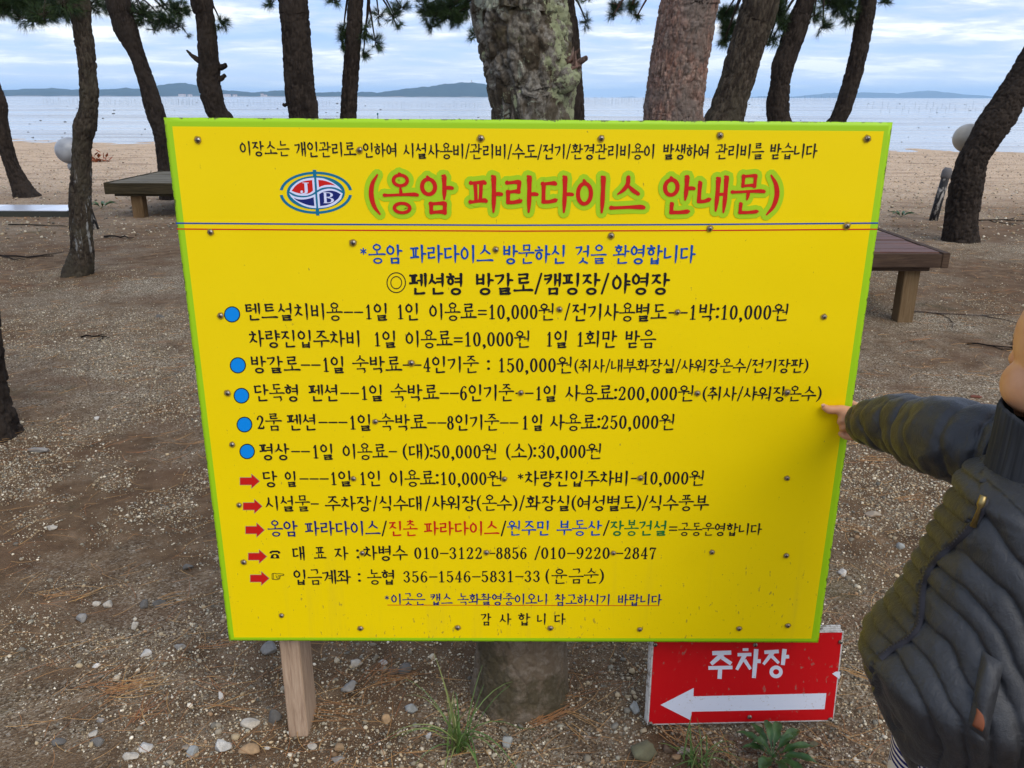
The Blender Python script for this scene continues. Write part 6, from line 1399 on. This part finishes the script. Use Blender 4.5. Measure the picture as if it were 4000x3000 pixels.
# zip along the front
zp = [(3850, 1950), (3833, 2005), (3790, 2060), (3741, 2110), (3690, 2150), (3650, 2190), (3622, 2235), (3606, 2285), (3600, 2335), (3598, 2385), (3592, 2430), (3569, 2475), (3540, 2500), (3500, 2522), (3465, 2547), (3438, 2572)]
zs = crspline([(x, v, 0, 0) for x, v in zp], 60)
V1 = []; 
for i, q in enumerate(zs):
    pq = zs[min(59, i + 1)] - zs[max(0, i - 1)]; l = math.hypot(pq[0], pq[1]); nx, ny = -pq[1] / l, pq[0] / l
    for u, o_ in ((-15, .0005), (-9, .0036), (0, .0048), (9, .0036), (15, .0005)):
        p_, _ = onj(q[0] + nx * u, q[1] + ny * u, o_); V1.append(p_)
V1a = np.array([tuple(v) for v in V1]).reshape(60, 5, 3)
for _ in range(3): V1a[1:-1] = (V1a[:-2] + V1a[1:-1] * 2 + V1a[2:]) / 4
zo = link('zip', npmesh('zip', V1a.reshape(-1, 3), grid_faces(60, 5), True), M_ZIP, kid)
mb = MB()
for i in range(2, 58):
    a_ = Vector(V1a[i, 1]); b_ = Vector(V1a[i, 3]); n_ = Vector(onj(zs[i][0], zs[i][1])[1]); mid = Vector(V1a[i, 2]) + n_ * .0012; mb.tube([mid + (a_ - mid) * .35, mid + (b_ - mid) * .35], .0009, 4)
zt = mb.build('zip_teeth', flat('zip_teeth_dark', (.05, .045, .045), .4), zo); zt['kind'] = 'stuff'
a0_, n0_ = onj(3852, 1955, .010); b0_, _ = onj(3800, 2020, .014)
mb = MB(); mb.tube([a0_, a0_ + (b0_ - a0_) * .3, a0_ + (b0_ - a0_) * .4, b0_], [.005, .0055, .0025, .0045], 8); mb.build('zip_pull', M_BRASS, kid, True)
# hip pocket with its leather patch
def patch(name, corners, lift, mat, n=10, m=14, puffy=.004, parent=kid):
    V_ = []
    for j in range(m):
        for i in range(n):
            u, t = i / (n - 1), j / (m - 1); a_ = [corners[0][k] * (1 - u) + corners[1][k] * u for k in (0, 1)]; b_ = [corners[3][k] * (1 - u) + corners[2][k] * u for k in (0, 1)]
            e = min(u, 1 - u, t * 1.5, (1 - t) * 1.5); p_, _ = onj(a_[0] * (1 - t) + b_[0] * t, a_[1] * (1 - t) + b_[1] * t, lift * min(1, .15 + e * 8) + puffy * min(1, e * 4)); V_.append(tuple(p_))
    A2 = np.array(V_).reshape(m, n, 3)
    for _ in range(14):
        A2[1:-1, 0] = (A2[:-2, 0] + A2[2:, 0]) / 2; A2[1:-1, -1] = (A2[:-2, -1] + A2[2:, -1]) / 2; A2[0, 1:-1] = (A2[0, :-2] + A2[0, 2:]) / 2; A2[-1, 1:-1] = (A2[-1, :-2] + A2[-1, 2:]) / 2
        A2[1:-1, 1:-1] = (A2[:-2, 1:-1] + A2[2:, 1:-1] + A2[1:-1, :-2] + A2[1:-1, 2:] + A2[1:-1, 1:-1] * 2) / 6
    return link(name, npmesh(name, A2.reshape(-1, 3), grid_faces(m, n), True), mat, parent)
pk = patch('pocket_flap', [(3838, 2540), (3922, 2592), (3858, 2895), (3780, 2835)], .013, M_JACKET, 14, 30, .003)
PK = np.array([tuple(v.co) for v in pk.data.vertices]).reshape(30, 14, 3)[21:28, 3:9]
nP = np.cross(PK[0, -1] - PK[0, 0], PK[-1, 0] - PK[0, 0]); nP /= np.linalg.norm(nP); nP *= -np.sign(nP @ (PK[0, 0] - np.array([0, 0, H]))); PK = PK + nP * .0022
lo = link('leather_patch', npmesh('leather_patch', PK.reshape(-1, 3), grid_faces(7, 6), True), M_PATCH, kid); lm = lo.modifiers.new('thick', 'SOLIDIFY'); lm.thickness = .0018; lm.offset = 0
# collar
CC = Vector((.776, 1.096, 0)); CK = 1.09; V_ = []
for j, (z, r) in enumerate(((.915, .082), (.93, .080), (.95, .078), (.98, .0765), (1.01, .076), (1.035, .0765), (1.041, .074), (1.035, .070), (1.0, .069), (.95, .070))):
    for i in range(96):
        a_ = math.radians(256) + math.radians(336) * i / 95; rr = r * CK * (1 + .02 * math.sin(a_ * 3)) + .0009 * math.sin(i * 2.2); V_.append((CC.x + rr * math.cos(a_), CC.y + rr * math.sin(a_), z - .018 * math.exp(-((i - 0) / 10.) ** 2) - .018 * math.exp(-((95 - i) / 10.) ** 2)))
link('collar', npmesh('collar', V_, grid_faces(10, 96), True), M_COLLAR, kid)
V_ = []
for j, (z, r) in enumerate(((.92, .066), (.955, .062), (.985, .056), (.99, .052))):
    for i in range(48): a_ = 2 * PI * i / 48; V_.append((CC.x + r * math.cos(a_), CC.y + r * math.sin(a_), z))
link('shirt_neck', npmesh('shirt_neck', V_, grid_faces(4, 48, True), True), M_BLUECLOTH, kid)
# sleeves
def sleeve(pts, seed, nrow=190, ncol=96, spacing=.050, amp=.0042, cuff=True, axis_tilt=.5):
    S = crspline(pts, nrow); C, R = S[:, :3], S[:, 3]; T = np.gradient(C, axis=0); T /= np.linalg.norm(T, axis=1)[:, None]
    A = np.cross(T, np.array([.15, 0, 1.0])); A /= np.linalg.norm(A, axis=1)[:, None]; B = np.cross(T, A); th = np.linspace(0, 2 * PI, ncol, endpoint=False)
    N_ = A[:, None, :] * np.cos(th)[None, :, None] + B[:, None, :] * np.sin(th)[None, :, None]; arc = np.r_[0, np.cumsum(np.linalg.norm(np.diff(C, axis=0), axis=1))]
    base = (C[:, None, :] + N_ * R[:, None, None]).reshape(-1, 3); n_ = N_.reshape(-1, 3); ar = np.repeat(arc, ncol); tht = np.tile(th, nrow)
    ph_ = (ar + axis_tilt * .035 * np.cos(tht + .8) + fbm(base * 14, 3, seed) * .016) / spacing; fr_ = np.abs(((ph_ % 1) - .5) * 2); pf = 1 - fr_ ** 3.5
    diag = np.abs(np.sin((ar * 30 + tht * 1.5 + fbm(base * 10, 2, seed + 4) * 2.6)))
    disp = pf * amp * 1.5 + (diag - .6) * .0034 + np.abs(fbm(base * np.array([15, 15, 15.]) + 3, 3, seed + 9)) * -.013 + fbm(base * 50, 3, seed + 3) * .0014
    V_ = base + n_ * disp[:, None]
    V_ = V_.reshape(nrow, ncol, 3)
    inner = V_[:1] + (C[0] - V_[:1]) * .16 + T[0] * .002; inner2 = inner + T[0] * .03      # turned-in cuff
    V_ = np.concatenate([inner2, inner, V_], 0)
    return V_.reshape(-1, 3), grid_faces(nrow + 2, ncol, True)
cf = [PP(3366, 1648, 1.545, .030), PP(3385, 1648, 1.525, .037), PP(3440, 1650, 1.475, .047), PP(3520, 1660, 1.42, .053), PP(3610, 1690, 1.36, .060), PP(3710, 1712, 1.29, .066), (.785, 1.215, .915, .072), (.80, 1.15, .915, .07)]
V_, F_ = sleeve(cf, 3); link('sleeve', npmesh('sleeve', V_, F_, True), M_JACKET, kid)
cl = [(*WRL[:3], .036), (.735, .808, .652, .043), (.79, .835, .69, .050), (.835, .865, .735, .056), (.845, .90, .80, .060), (.825, .945, .87, .062), (.80, 1.0, .905, .06)]
V_, F_ = sleeve(cl, 8); link('sleeve', npmesh('sleeve', V_, F_, True), M_JACKET, kid)
# trousers and shoes
chs = []
for yo in (-.05, .07):
    xo = .030 if yo > 0 else .01; chs.append(capsule_chain([(.71 + xo, 1.06 + yo, .60, .086), (.69 + xo, 1.055 + yo, .50, .082), (.672 + xo, 1.045 + yo, .33, .066), (.68 + xo * .5, 1.06 + yo, .2, .056), (.695, 1.07 + yo, .10, .050)]))
fuse('trousers', chs, .006, M_PANTS, kid, 4)
for yo in (-.05, .07):
    V_, F_ = capsule_chain([(.715, 1.07 + yo, .045, .042), (.66, 1.078 + yo, .040, .040), (.60, 1.083 + yo, .034, .032)]); V_[:, 2] = np.maximum(V_[:, 2], gz1(.66, 1.08)); mb = MB(); mb.add([tuple(v) for v in V_], [tuple(int(i) for i in f) for f in F_]); mb.build('shoe', M_SHOE, kid, True)

# ------------------------------------------------------------------ haze
mb = MB(); mb.box(-13500, 13500, -30, 15500, -1.3, 125)
hz_m = bpy.data.materials.new('haze'); hz_m.use_nodes = True; t = hz_m.node_tree; t.nodes.clear(); g = NT(t)
o_ = g.n('ShaderNodeOutputMaterial'); pv = g.n('ShaderNodeVolumePrincipled'); pv.inputs['Color'].default_value = (.52, .76, 1.0, 1); pv.inputs['Density'].default_value = 1.3e-4; pv.inputs['Anisotropy'].default_value = .1
g.link(pv.outputs[0], o_.inputs['Volume'])
tag(mb.build('haze', hz_m), kind='stuff')
